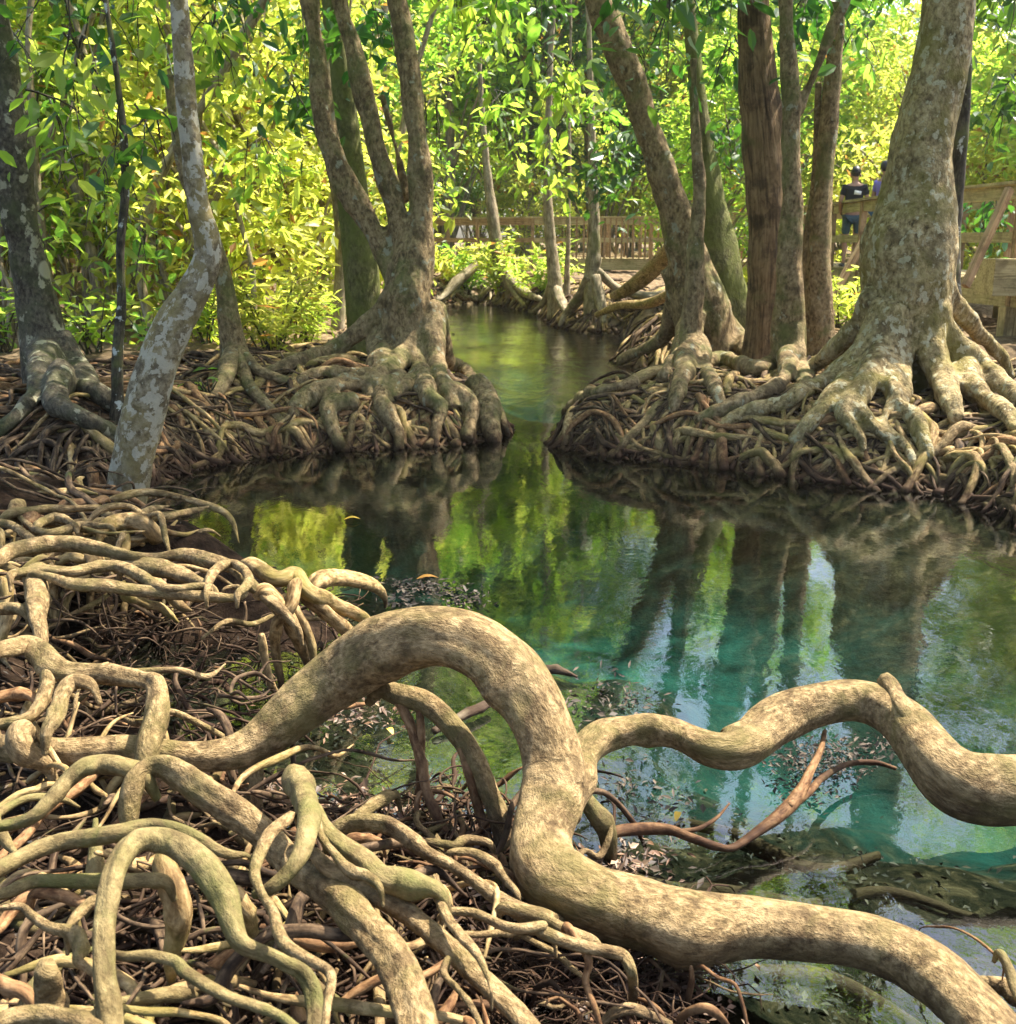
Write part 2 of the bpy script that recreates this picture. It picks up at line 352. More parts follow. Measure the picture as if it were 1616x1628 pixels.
bp = N(nt, 'ShaderNodeBump', Strength=.5, Distance=.0042); nt.links.new(s2.outputs[0], bp.inputs['Height'])
nt.links.new(bp.outputs[0], gl.inputs['Normal']); nt.links.new(bp.outputs[0], fr.inputs['Normal'])
ms = N(nt, 'ShaderNodeMixShader'); nt.links.new(fr.outputs[0], ms.inputs[0]); nt.links.new(tr.outputs[0], ms.inputs[1]); nt.links.new(gl.outputs[0], ms.inputs[2])
nt.links.new(ms.outputs[0], out.inputs[0]); M['water'] = m
# ------------------------------------------------------------------ terrain: one sheet, the channel is cut into it
def g0(px, py): p, _ = PZ(px, py, 0.0); return (p[0], p[1])
CH = [g0(*p) for p in [(690, 486), (760, 481), (850, 496), (885, 519), (930, 528), (985, 530), (1030, 545), (985, 566), (975, 574), (1020, 584), (1080, 600), (1130, 618), (1060, 640),
      (970, 652), (915, 668), (890, 690), (882, 710), (960, 722), (1100, 737), (1200, 750), (1300, 763), (1400, 777), (1500, 782), (1545, 800), (1616, 830), (1850, 905)]]
CH += [(7, 3.4), (7, -2), (.62, -2)]
CH += [g0(*p) for p in [(1180, 1750), (1110, 1560), (1010, 1480), (900, 1420), (820, 1345), (690, 1310), (560, 1290), (430, 1250), (330, 1190), (240, 1140), (120, 1100), (90, 1040), (200, 1010), (330, 1030), (470, 1040), (550, 1010),
      (430, 935), (270, 868), (120, 845), (-250, 850), (-500, 800), (-100, 785), (60, 790), (170, 797), (240, 770), (300, 747), (420, 722), (560, 714), (720, 706), (786, 695), (806, 686), (788, 668), (750, 652), (705, 640), (680, 610), (680, 560), (690, 520)]]
CHp = np.array(CH)
def sdf_arr(X, Y):                          # + on land, - in the channel
    d2 = np.full(X.shape, 1e9); ins = np.zeros(X.shape, bool)
    n = len(CHp)
    for i in range(n):
        ax, ay = CHp[i]; bx, by = CHp[(i + 1) % n]; ex, ey = bx - ax, by - ay
        t = np.clip(((X - ax) * ex + (Y - ay) * ey) / (ex * ex + ey * ey + 1e-12), 0, 1)
        d2 = np.minimum(d2, (X - ax - t * ex) ** 2 + (Y - ay - t * ey) ** 2)
        c = ((ay > Y) != (by > Y)) & (X < (bx - ax) * (Y - ay) / (by - ay + 1e-12) + ax); ins ^= c
    return np.where(ins, -1, 1) * np.sqrt(d2)
gx = np.concatenate([-6.5 - np.cumsum(1.09 ** np.arange(50) * .07)[::-1], np.arange(-6.5, 8.5, .06), 8.5 + np.cumsum(1.09 ** np.arange(50) * .07)])
gy = np.concatenate([np.arange(-2.5, 14, .06), 14 + np.cumsum(1.022 ** np.arange(170) * .07)])
GX, GY = np.meshgrid(gx, gy)
SD = sdf_arr(GX, GY)
_w1, _w2 = Wob(5, 2.1, 3), Wob(8, 7.0, 3)
P3 = np.stack([GX, GY, GX * 0], -1); n1, n2 = _w1(P3), _w2(P3)
near = np.clip((4.7 - GY) / .6, 0, 1) * np.clip((1.5 - GX) / .5, 0, 1)
bank = .47 + .05 * n1 + np.clip((GY - 12) * .012, 0, .8)
fore = .045 + np.clip((-GX - .6) * .10, 0, .16)
Hm = bank * (1 - near) + fore * near
steep = .34 * (1 - near) + .22 * near
up = Hm * (1 - np.exp(-np.maximum(SD, 0) / steep)) + .035 * n2 * np.clip(SD / .2, 0, 1)
dn = -np.minimum(.95 + .18 * n1, .02 + np.maximum(-SD, 0) * (.42 + .1 * n1)) + .03 * n2 * np.clip(-SD, 0, 1)
sh = np.clip((4.0 - GY + .3 * n1) / 1.2, 0, 1) * (GX > -1)          # the shallows round the arched root
dn = np.maximum(dn, -.22 - .6 * (1 - sh) + .04 * n1 * sh + .04 * n2)
HG = np.where(SD > 0, up, dn)
for _k in range(14):                        # silt settles: the bed has no creases
    _q = HG.copy(); _q[1:-1, 1:-1] = (HG[:-2, 1:-1] + HG[2:, 1:-1] + HG[1:-1, :-2] + HG[1:-1, 2:]) / 4
    _w = np.clip((-SD - .06) / .15, 0, 1); HG = HG * (1 - _w) + _q * _w
HG = HG + .02 * Wob(31, 16, 2)(P3) * np.clip(-SD * 3, 0, 1) * np.clip(9 - GY, 0, 1)
def _bil(G, x, y):
    i = min(max(int(np.searchsorted(gx, x)) - 1, 0), len(gx) - 2); j = min(max(int(np.searchsorted(gy, y)) - 1, 0), len(gy) - 2)
    u = (x - gx[i]) / (gx[i + 1] - gx[i]); v = (y - gy[j]) / (gy[j + 1] - gy[j])
    return (G[j, i] * (1 - u) + G[j, i + 1] * u) * (1 - v) + (G[j + 1, i] * (1 - u) + G[j + 1, i + 1] * u) * v
def H(x, y): return _bil(HG, x, y)
def S(x, y): return _bil(SD, x, y)
def gradS(x, y, e=.1):
    v = np.array((S(x + e, y) - S(x - e, y), S(x, y + e) - S(x, y - e))); return v / (np.linalg.norm(v) + 1e-9)
mb = MB(); nx, ny = len(gx), len(gy)
V = np.stack([GX, GY, HG], -1).reshape(-1, 3)
i = np.arange(ny - 1)[:, None] * nx; j = np.arange(nx - 1)[None]
mb.add(V, np.stack([i + j, i + j + 1, i + nx + j + 1, i + nx + j], -1).reshape(-1, 4))
tag(mb.build('ground', M['ground']), kind='structure')
# skirt reaching the horizon
mb = MB(); zf = float(HG[-1].mean()) - .3
ring_in = [(gx[0] + .5, gy[0] + .3), (gx[-1] - .5, gy[0] + .3), (gx[-1] - .5, gy[-1] - .5), (gx[0] + .5, gy[-1] - .5)]
ring_out = [(-900, -300), (900, -300), (900, 1200), (-900, 1200)]
mb.add([(x, y, -.25 if y < 5 else zf) for x, y in ring_in] + [(x, y, -.3 if y < 5 else zf) for x, y in ring_out], [(k, (k + 1) % 4, 4 + (k + 1) % 4, 4 + k) for k in range(4)])
tag(mb.build('distant_ground', M['ground'], smooth=False), kind='structure')
mb = MB(); mb.add([(-40, -2.4, 0), (40, -2.4, 0), (40, 45, 0), (-40, 45, 0)], [(0, 1, 2, 3)])
tag(mb.build('water', M['water']), kind='structure')

def ground_hit(px, py, lift=0.):
    d = ray(px, py); s = .5
    for k in range(4000):
        p = np.array((0, 0, CAMZ)) + d * s
        if p[1] > 60 or p[2] < H(p[0], p[1]) + lift: break
        s += .012 if p[1] < 15 else .05
    return p

# ------------------------------------------------------------------ roots
def crawl(x, y, ang, length, r0, r1, rg, lift=.02, seek=.25, step=.06, wild=.35, maxdeep=-.18, arch=.05, zoff=0.):
    pts = []; rad = []; da = rg.uniform(-.3, .3); n = max(4, int(length / step)); ph = rg.uniform(0, 6.28); f = rg.uniform(2.5, 6); side = rg.choice((0, 0, .7, -.7, .5, -.5)) * math.pi / 2 * 1.15
    zl = None
    for k in range(n):
        t = k / (n - 1)
        h = H(x, y); en = min(1, t / .14); r = (r0 + (r1 - r0) * t) * (.45 + .55 * en)
        z = h + r * .4 + lift + zoff - .06 * (1 - en) - .05 * max(0, t - .85) / .15 + arch * max(0, math.sin(ph + t * f)) * (1 if h > .05 else .3)
        if zl is not None: z = max(z, zl - step * 2.2)
        pts.append((x, y, z)); rad.append(r); zl = z
        if z < maxdeep or S(x, y) < -.05: break
        g = gradS(x, y); ga = math.atan2(-g[1], -g[0]) + side; df = (ga - ang + math.pi) % (2 * math.pi) - math.pi
        da = da * .82 + rg.gauss(0, wild) * .34
        ang += da * .6 + df * (seek + (.5 if side and S(x, y) < .4 else 0)) * .3
        x += math.cos(ang) * step; y += math.sin(ang) * step
    return pts, rad

def rootlets(mb, x, y, z, rg, n, L=.25, r=.006):
    for _ in range(n):
        a = rg.uniform(0, 6.28); p = np.array((x, y, z)); P = [p.copy()]
        v = np.array((math.cos(a) * .5, math.sin(a) * .5, -1.0)); st = L / 4
        for k in range(4):
            v = v + np.array([rg.gauss(0, .35) for _ in range(3)]) * np.array((1, 1, .4)); v /= np.linalg.norm(v); p = p + v * st * rg.uniform(.7, 1.3); P.append(p.copy())
        tube(mb, P, [r, r * .9, r * .8, r * .6, r * .35], step=st / 1.5, sides=4, lump=0, ridge=0)

def remesh_obj(mb, name, mat, parent, voxel, noise_amp=.006, noise_f=14, seed=1):
    o = mb.build(name, mat, parent)
    md = o.modifiers.new('r', 'REMESH'); md.mode = 'VOXEL'; md.voxel_size = voxel; md.use_smooth_shade = True
    sm = o.modifiers.new('s', 'SMOOTH'); sm.factor = .5; sm.iterations = 6
    dg = bpy.context.evaluated_depsgraph_get(); me = bpy.data.meshes.new_from_object(o.evaluated_get(dg))
    o.modifiers.clear(); old = o.data; o.data = me; bpy.data.meshes.remove(old)
    n = len(me.vertices); v = np.empty(n * 3, np.float32); me.vertices.foreach_get('co', v); v = v.reshape(-1, 3).astype(float)
    no = np.empty(n * 3, np.float32); me.vertices.foreach_get('normal', no); no = no.reshape(-1, 3)
    q = v.copy(); q[:, 2] *= .45
    v2 = v + no * (noise_amp * (Wob(seed, noise_f, 3)(q) + .8 * Wob(seed + 3, noise_f * .4, 2)(q)))[:, None]
    me.vertices.foreach_set('co', v2.astype(np.float32).ravel())
    at = me.attributes.get('gc') or me.attributes.new('gc', 'FLOAT_VECTOR', 'POINT')
    at.data.foreach_set('vector', v.astype(np.float32).ravel())
    me.materials.clear(); me.materials.append(mat)
    me.polygons.foreach_set('use_smooth', np.ones(len(me.polygons), bool)); me.update()
    return o

def clump_crown(centers, rad, nper, size, seed, kind='rh', flatz=.45, droop=.5):
    rs = np.random.RandomState(seed); mb = MB(); C = []
    for c in centers:
        n = int(nper * rs.uniform(.6, 1.4)); q = rs.normal(size=(n, 3)) * np.array((1, 1, flatz)) * rad * rs.uniform(.6, 1.2)
        C.append(np.asarray(c) + q)
    C = np.concatenate(C); leaves(mb, C, size, rs, droop, kind); return mb

def px_path(pts, Y0, Y1=None):
    """pixel path (x, y, r) at forward distance Y0 (to Y1) -> points, radii"""
    n = len(pts); P = []; Rr = []
    for k, (a, b, r) in enumerate(pts):
        Y = Y0 if Y1 is None else Y0 + (Y1 - Y0) * k / (n - 1)
        p, s = PY(a, b, Y); P.append(p); Rr.append(r * s)
    return P, Rr
def flare_path(pts, Y0, stem, lift=.0, bury=.04):
    """root that leaves a trunk at distance Y0 and ends on the ground where its last pixel falls"""
    e = ground_hit(pts[-1][0], pts[-1][1], lift); Y1 = min(e[1], Y0 + .8); n = len(pts)
    ys = [q[1] for q in stem]; s0 = Y0 / FPX; a0 = pts[0]
    ax = np.interp(a0[1], ys, [q[0] for q in stem]); ar = np.interp(a0[1], ys, [q[2] for q in stem])
    Y0 = Y0 - s0 * .8 * math.sqrt(max(ar * ar - (a0[0] - ax) ** 2, 0)) + a0[2] * s0 * .4; Y1 = min(Y1, Y0 + .8)
    L = [0]
    for k in range(1, n): L.append(L[-1] + math.hypot(pts[k][0] - pts[k - 1][0], pts[k][1] - pts[k - 1][1]))
    P = []; Rr = []
    for k, (a, b, r) in enumerate(pts):
        t = L[k] / L[-1]; gh = ground_hit(a, b, r * s0 * 1.0 + .06); Y = min(Y0 + (Y1 - Y0) * t ** 1.15, gh[1]); p, s = PY(a, b, Y); P.append(p); Rr.append(r * s)
    P[-1] = P[-1] - np.array((0, 0, bury))
    return P, Rr
def grow_up(P, Rr, top, rg, tip=.55, lean=.25):
    """carry a stem on above the picture; P runs from base to top"""
    P = list(P); Rr = list(Rr); d = (P[-1] - P[-2]); d /= np.linalg.norm(d); p = P[-1]; r = Rr[-1]; n = 5; h = (top - p[2]) / n
    for k in range(n):
        d = d * .7 + np.array((rg.uniform(-lean, lean), rg.uniform(-lean, lean), .8)) * .3; d = d / d[2] if d[2] > .2 else np.array((0, 0, 1.))
        p = p + d * h; P.append(p); Rr.append(r * (1 - (1 - tip) * (k + 1) / n))
    return P, Rr

def tree(name, label, cat, Y, stems, flares=(), mat='bark', top=7., voxel=None, nroots=0, nfine=0, rootr=(.03, .012), rootlen=(.8, 2.0), spread=.5,
         crown=True, cz=(.35, 1), crad=.75, cn=15, cper=130, leafk='leaf', lsize=.13, seed=1, group=None, fmat='bankroot', tips=None, sides=18, rmat=None, seek=.12, limbs=4, cdx=2.4, twigs=0, base=None, extra=()):
    rg = random.Random(seed); rs = np.random.RandomState(seed)
    b0, _ = px_path([stems[0][-1]], Y); bx, by = b0[0][0], b0[0][1]; bz = H(bx, by)
    if base: bz = base
    e = empty(name, (bx, by, bz), label, cat, group)
    mb = MB(); tops = []; alltops = []
    for si, st in enumerate(stems):
        P, Rr = px_path(st[::-1], Y, Y)
        if si == 0: P = [np.array((P[0][0], P[0][1], min(bz, P[0][2]) - .15))] + P; Rr = [Rr[0] * 1.05] + Rr
        ys = (si - (len(stems) - 1) / 2) * .05
        P = [p + np.array((0, ys, 0)) for p in P]
        if st[0][1] <= 5: P, Rr = grow_up(P, Rr, top * rg.uniform(.85, 1.1), rg); tops.append((P[-1], Rr[-1], P[len(P) - 3]))
        tube(mb, P, Rr, step=max(.035, np.mean(Rr) * .5), sides=sides, lump=.10, ridge=.07, fine=.035 if voxel is None else 0, wig=.006)
    fl = []
    for f in flares:
        P, Rr = flare_path(f, Y, stems[0]); fl.append((P, Rr))
        if voxel: tube(mb, P, Rr, sides=12, lump=.15, ridge=.14, step=.03, wig=.004)
    if voxel: remesh_obj(mb, 'trunk', M[mat], e, voxel, noise_amp=.011, noise_f=19, seed=seed)
    else:
        mb.build('trunk', M[mat], e)
        for P, Rr in fl:
            f = MB(); tube(f, P, Rr, sides=12, lump=.15, ridge=.14, step=.03, wig=.004, fine=.03); f.build('root', M[rmat or mat], e)
    # limbs above the picture and the crown they carry
    if crown and tops:
        cents = []
        for (t, r, t2) in tops:
            for k in range(max(1, limbs // len(tops))):
                a = rg.uniform(0, 6.28); l = rg.uniform(.7, 1) * cdx; q = t2 + (t - t2) * rg.uniform(0, 1)
                en = q + np.array((math.cos(a) * l, math.sin(a) * l, rg.uniform(.3, 1.3)))
                m2 = MB(); tube(m2, [q, (q + en) / 2 + np.array((0, 0, .2)), en], [r * .5, r * .35, r * .12], sides=7); m2.build('limb', M[mat], e)
                cents += [en, (q + en) / 2 + np.array((0, 0, .25))]
            cents.append(t)
        while len(cents) < cn:
            c0 = cents[rg.randrange(len(cents))]; cents.append(c0 + np.array((rg.gauss(0, .8), rg.gauss(0, .8), rg.gauss(0, .5))))
        cents += [np.array(q) for q in extra]
        cents = [q for q in cents if q[2] > CAMZ + .2 * q[1] + .55]
        if cents: clump_crown(cents, crad * .5, cper, lsize, seed, 'hex').build('crown', M[leafk], e)
    # crawling roots
    fine = MB(); cnt = 0; tries = 0
    while cnt < nroots + nfine and tries < 5000:
        tries += 1
        a = rg.uniform(0, 6.28); dist = abs(rg.gauss(0, spread)) * rg.choice((.25, 1)) + .08
        x, y = bx + math.cos(a) * dist * 1.6, by + math.sin(a) * dist
        if S(x, y) < .03 or y < 5.2: continue
        big = cnt < nroots
        r0 = rg.uniform(.5, 1.15) * rootr[0] * (1 if big else .75)
        P, Rr = crawl(x, y, a + rg.gauss(0, .55), rg.uniform(*rootlen), r0, rootr[1] * (1 if big else .5), rg, lift=rg.uniform(-.03, .035), seek=seek, arch=rg.uniform(0, .07))
        if len(P) < 5: continue
        cnt += 1
        mm = MB() if big else fine
        tube(mm, P, Rr, sides=9 if big else 6, lump=.14, ridge=.16, wig=r0 * .25, step=.03 if big else .04, knots=2 if big else 0)
        if big and len(P) > 9 and rg.random() < .6:
            k = rg.randrange(3, len(P) - 5); dx, dy = P[k + 1][0] - P[k][0], P[k + 1][1] - P[k][1]
            P2, R2 = crawl(P[k][0], P[k][1], math.atan2(dy, dx) + rg.choice((-.6, .6)), rg.uniform(*rootlen) * .7, Rr[k] * .75, rootr[1] * .7, rg, lift=.02, seek=seek, arch=.03)
            if len(P2) > 4: P2[0] = P[k]; P2 = [P2[0]] + P2[2:]; R2 = R2[:1] + R2[2:]; tube(mm, P2, R2, sides=8, lump=.14, ridge=.16, step=.03)
        if big: mm.build('root', M[fmat if rg.random() < .7 else 'rootfine_shaded'], e)
    if fine.n: tag(fine.build('fine_roots', M['rootfine_shaded'], e), 'thin dark roots of the bank', kind='stuff')
    return e
# ------------------------------------------------------------------ mid-ground trees (pixel paths run from the top down)
_r = random.Random(44)
EXB = [(_r.uniform(.4, 4.2), _r.uniform(6.2, 9.6), _r.uniform(4.6, 8.2)) for _ in range(20)]
EXC = [(_r.uniform(-3.4, .4), _r.uniform(6.2, 9.4), _r.uniform(4.6, 7.6)) for _ in range(13)]
def cr(ox, oy, s, pts, k=1.0):                     # crop coordinates -> picture coordinates
    return [(ox + x * s, oy + y * s, r * s * k) for x, y, r in pts]
G_ = lambda pts: cr(1176, 400, .2723, pts)
big_flares = [[(x, y, r * max(1.2, 1.6 - .13 * k)) for k, (x, y, r) in enumerate(G_(f))] for f in [
    [(800, 250, 70), (740, 400, 62), (640, 500, 52), (520, 600, 46), (400, 690, 40), (380, 760, 30)],
    [(880, 330, 75), (760, 560, 62), (650, 660, 55), (500, 750, 44), (360, 830, 40), (250, 890, 36), (60, 930, 32), (-120, 1000, 26)],
    [(880, 400, 80), (780, 620, 62), (660, 740, 55), (560, 830, 50), (470, 920, 46), (400, 1020, 44), (300, 1085, 32)],
    [(900, 400, 80), (850, 600, 70), (740, 780, 66), (690, 880, 60), (760, 980, 48), (840, 1060, 38), (930, 1100, 30)],
    [(920, 450, 80), (900, 640, 56), (895, 800, 50), (930, 900, 44), (1020, 980, 44), (1060, 1080, 40), (1110, 1180, 32)],
    [(1060, 400, 90), (1100, 560, 70), (1160, 720, 66), (1210, 850, 60), (1270, 950, 46)],
    [(1100, 350, 90), (1180, 460, 60), (1260, 580, 56), (1400, 680, 52), (1500, 760, 56), (1640, 850, 50)],
    [(1130, 200, 80), (1230, 300, 60), (1330, 400, 48), (1440, 520, 44), (1530, 620, 40), (1590, 710, 34)],
    [(1080, 300, 90), (1040, 500, 40), (1000, 600, 34), (960, 680, 26)],
    [(980, 420, 70), (960, 560, 44), (950, 700, 40), (945, 860, 34), (960, 930, 28)],
    [(700, 820, 44), (600, 930, 36), (620, 1000, 34), (700, 1080, 32), (720, 1140, 26)],
    [(900, 840, 30), (860, 960, 26), (900, 1060, 24), (980, 1150, 20), (1030, 1250, 15)],
    [(1240, 640, 60), (1350, 780, 52), (1440, 850, 44), (1560, 930, 44), (1640, 1000, 36)],
]]
tree('buttressed_tree', 'huge blotched grey trunk flaring into buttress roots at the right, before the boardwalk', 'tree', 8.5,
     [[(1502, 0, 40), (1494, 84, 43), (1478, 167, 43), (1463, 250, 46), (1455, 337, 58), (1446, 383, 66), (1448, 430, 66), (1452, 490, 62), (1455, 540, 48), (1458, 600, 32), (1460, 640, 18)]],
     big_flares, mat='bigbark', top=8, voxel=.017, nroots=80, nfine=130, rootr=(.05, .016), rootlen=(.8, 2.2), spread=.9, seed=11, cn=14, crad=1.0, sides=28, cdx=3.4, limbs=6, cper=190, extra=EXB)
tree('leaning_stem_tree', 'slim dark stem rising just behind the right edge of the huge blotched trunk', 'tree', 9.3,
     [[(1535, 0, 9), (1532, 100, 10), (1528, 200, 11), (1522, 300, 12), (1505, 420, 20), (1500, 560, 24)]], mat='darkbark', nroots=0, seed=12, cn=5)
LF = lambda pts: cr(400, 440, .3342, pts)
tree('forked_tree', 'brown tree forking into three tall stems on the root mound left of the channel', 'tree', 9.9,
     [[(630, 0, 17), (645, 80, 17), (658, 180, 17), (666, 280, 18), (668, 340, 19), (660, 400, 30), (652, 470, 38), (652, 530, 33), (655, 575, 22)],
      [(538, 0, 14), (562, 80, 15), (580, 160, 16), (603, 240, 17), (625, 320, 17), (640, 380, 21), (648, 440, 22)],
      [(492, 0, 15), (502, 80, 15), (509, 150, 16), (520, 210, 17), (550, 290, 19), (585, 345, 20), (615, 395, 22), (640, 450, 24)],
      [(608, 150, 5), (622, 210, 6), (634, 260, 6), (643, 320, 8)]],
     [[(x, y, r * max(1.25, 1.45 - .1 * k)) for k, (x, y, r) in enumerate(LF(f))] for f in [
         [(700, 80, 60), (600, 180, 36), (500, 260, 32), (400, 340, 30), (250, 390, 26), (60, 440, 22)],
         [(720, 140, 70), (620, 290, 44), (600, 400, 36), (590, 440, 26)],
         [(720, 180, 70), (660, 330, 40), (640, 430, 36), (540, 470, 34), (340, 450, 30), (230, 480, 24)],
         [(740, 200, 60), (740, 340, 44), (690, 420, 40), (600, 480, 34), (560, 560, 24)],
         [(790, 200, 50), (790, 350, 30), (800, 440, 28), (760, 500, 26), (640, 580, 22)],
         [(830, 180, 60), (870, 330, 44), (890, 430, 38), (920, 510, 34), (960, 600, 28)],
         [(850, 160, 50), (920, 300, 30), (930, 400, 26), (1010, 440, 26), (1060, 520, 24)],
         [(800, 460, 30), (840, 560, 34), (900, 620, 30), (880, 720, 24), (880, 790, 16)],
         [(700, 480, 28), (620, 560, 30), (640, 640, 30), (690, 740, 22), (700, 800, 14)],
         [(640, 520, 30), (520, 500, 34), (380, 530, 34), (260, 580, 32), (200, 640, 24)],
         [(500, 590, 28), (400, 600, 34), (370, 660, 32), (400, 740, 24), (430, 790, 16)],
         [(920, 520, 30), (1000, 560, 34), (1040, 640, 30), (1030, 760, 20)],
         [(1060, 500, 38), (1100, 560, 40), (1130, 640, 38), (1150, 740, 30), (1170, 780, 18)],
         [(1120, 560, 24), (1170, 650, 24), (1230, 740, 16)],
     ]], mat='bark', top=7.5, voxel=.014, nroots=85, nfine=170, rootr=(.044, .014), rootlen=(.8, 2.1), spread=.8, seed=21, cn=14, crad=.9, sides=22)
tree('mossy_tree', 'mossy yellow-green trunk standing behind the forked tree on the left bank', 'tree', 12.0,
     [[(530, 0, 16), (545, 120, 17), (556, 240, 20), (566, 350, 24), (575, 430, 27), (582, 530, 30)]], mat='mossbark', nroots=14, nfine=25, seed=22, rootr=(.05, .02))
tree('lichen_trunk_tree', 'dark trunk with white lichen discs leaning out of the left edge', 'tree', 8.7,
     [[(-8, 0, 20), (2, 90, 23), (14, 200, 26), (28, 300, 27), (48, 400, 28), (66, 480, 32), (78, 550, 37), (88, 600, 42), (92, 645, 42)]],
     [[(90, 540, 28), (120, 590, 24), (150, 618, 18), (185, 640, 14), (220, 650, 10)], [(80, 560, 30), (60, 620, 22), (30, 660, 16), (-20, 690, 12)], [(95, 600, 26), (90, 640, 22), (130, 665, 16), (180, 690, 12), (230, 720, 8)]],
     mat='lichen', top=7, voxel=.015, nroots=60, nfine=120, rootr=(.042, .014), rootlen=(.8, 2.2), spread=1.0, seed=31, fmat='rootred')
tree('crooked_pale_tree', 'crooked trunk blotched white with lichen, bent at the elbow, standing in the water at left', 'tree', 6.15,
     [[(284, 0, 13), (287, 70, 14), (292, 130, 15), (299, 200, 16), (308, 270, 17), (318, 330, 18), (331, 375, 21), (334, 410, 23), (315, 455, 26), (288, 500, 28), (265, 550, 30), (245, 600, 31), (226, 660, 32), (210, 720, 31), (200, 780, 31), (196, 835, 33)]],
     mat='pale', top=6, nroots=8, nfine=20, seed=41, cn=18, crad=.9, sides=26, cper=150, cdx=2.6, base=-.1, extra=EXC)
tree('sapling', 'thin dark sapling stem with big drooping leaves between the two lichened trunks', 'sapling', 7.6,
     [[(170, 0, 4), (180, 70, 4.5), (187, 140, 5), (196, 220, 6), (198, 310, 6.5), (194, 400, 7), (193, 480, 7.5), (186, 560, 8), (184, 640, 10), (184, 690, 13)]], mat='darkbark', top=5, seed=42, cn=4, cper=60, sides=10)
tree('small_brown_tree', 'short straight brown trunk on the left bank behind the crooked pale tree', 'tree', 9.6,
     [[(268, 120, 9), (280, 200, 10), (300, 290, 11), (340, 380, 12), (356, 440, 14), (365, 510, 18), (374, 570, 22), (376, 615, 28)]],
     [[(372, 560, 14), (360, 600, 12), (340, 625, 9)], [(378, 560, 14), (395, 610, 11), (430, 650, 8), (470, 690, 6)], [(384, 560, 12), (410, 590, 9), (460, 600, 6)]], mat='bark', nroots=50, nfine=80, seed=43, rootr=(.03, .012), spread=.6, crown=False, fmat='rootred')
tree('leaning_trunk_tree', 'bare brown trunk leaning left from the tip of the right bank', 'tree', 11.2,
     [[(953, 0, 21), (975, 60, 22), (1004, 130, 23), (1030, 205, 24), (1056, 280, 25), (1078, 350, 26), (1098, 420, 34), (1115, 480, 44), (1125, 530, 48), (1130, 570, 44)]],
     [[(1120, 470, 26), (1165, 530, 20), (1200, 570, 12)], [(1110, 500, 26), (1085, 560, 20), (1060, 590, 14)], [(1060, 430, 12), (1075, 480, 16), (1050, 540, 12), (985, 570, 9)]],
     mat='bark', voxel=.018, nroots=50, nfine=80, seed=51, spread=.7, rootr=(.035, .014))
tree('slender_tree', 'slender pale-brown stem on two stilt legs before the leaning trunk', 'tree', 9.6,
     [[(1104, 90, 7), (1108, 160, 9), (1110, 240, 11), (1110, 330, 12), (1106, 420, 15), (1102, 480, 18), (1100, 530, 19), (1096, 575, 20)]],
     [[(1098, 540, 17), (1090, 585, 15), (1078, 620, 12), (1070, 650, 9)], [(1104, 540, 17), (1118, 580, 14), (1135, 610, 12), (1150, 640, 9)], [(1100, 560, 14), (1050, 590, 12), (1000, 610, 11), (940, 625, 9), (900, 650, 7)]],
     mat='bark', nroots=80, nfine=160, seed=52, spread=1.0, rootr=(.044, .014), rootlen=(.9, 2.3), cn=5, voxel=.014)
tree('mossy_leaning_tree', 'dark mossy trunk leaning behind the leaning brown trunk, below the right crown', 'tree', 12.4,
     [[(1095, 0, 12), (1105, 100, 13), (1115, 200, 15), (1128, 300, 20), (1142, 380, 26), (1152, 450, 30), (1160, 510, 34)]], mat='mossbark', nroots=10, nfine=20, seed=53)
tree('fibrous_tree', 'red-brown shaggy fibrous trunk standing third from the right', 'tree', 10.4,
     [[(1196, -10, 24), (1200, 60, 26), (1205, 130, 30), (1214, 220, 32), (1222, 310, 31), (1222, 400, 28), (1219, 480, 27), (1213, 560, 30), (1210, 600, 32)]], mat='fibre', nroots=25, nfine=50, seed=54, sides=30)
tree('straight_grey_tree', 'straight grey-green trunk with one raking branch, right of the shaggy brown trunk', 'tree', 9.5,
     [[(1248, 0, 14), (1252, 80, 16), (1256, 160, 17), (1259, 250, 17), (1258, 340, 17), (1257, 430, 18), (1256, 500, 20), (1256, 560, 24), (1262, 600, 24)],
      [(1345, 0, 7), (1325, 40, 9), (1305, 90, 10), (1285, 140, 11), (1265, 185, 11)]],
     [[(1252, 520, 16), (1235, 570, 14), (1200, 582, 13), (1140, 572, 12), (1080, 590, 10)], [(1262, 520, 16), (1272, 580, 13), (1282, 620, 10)], [(1258, 560, 14), (1240, 610, 14), (1170, 640, 13), (1110, 660, 10)]],
     mat='bark', nroots=70, nfine=120, seed=55, spread=.8, rootr=(.044, .014), voxel=.014, fmat='bankroot')
tree('twin_stem_tree', 'dark twin-stemmed tree close behind the left flank of the huge blotched trunk', 'tree', 10.8,
     [[(1332, 0, 11), (1326, 100, 12), (1318, 200, 14), (1309, 300, 15), (1302, 400, 20), (1300, 480, 25), (1300, 560, 28)],
      [(1304, 130, 5), (1300, 220, 6), (1296, 300, 7), (1288, 370, 8), (1285, 450, 10), (1290, 520, 12)]], mat='bark', nroots=20, nfine=40, seed=56)
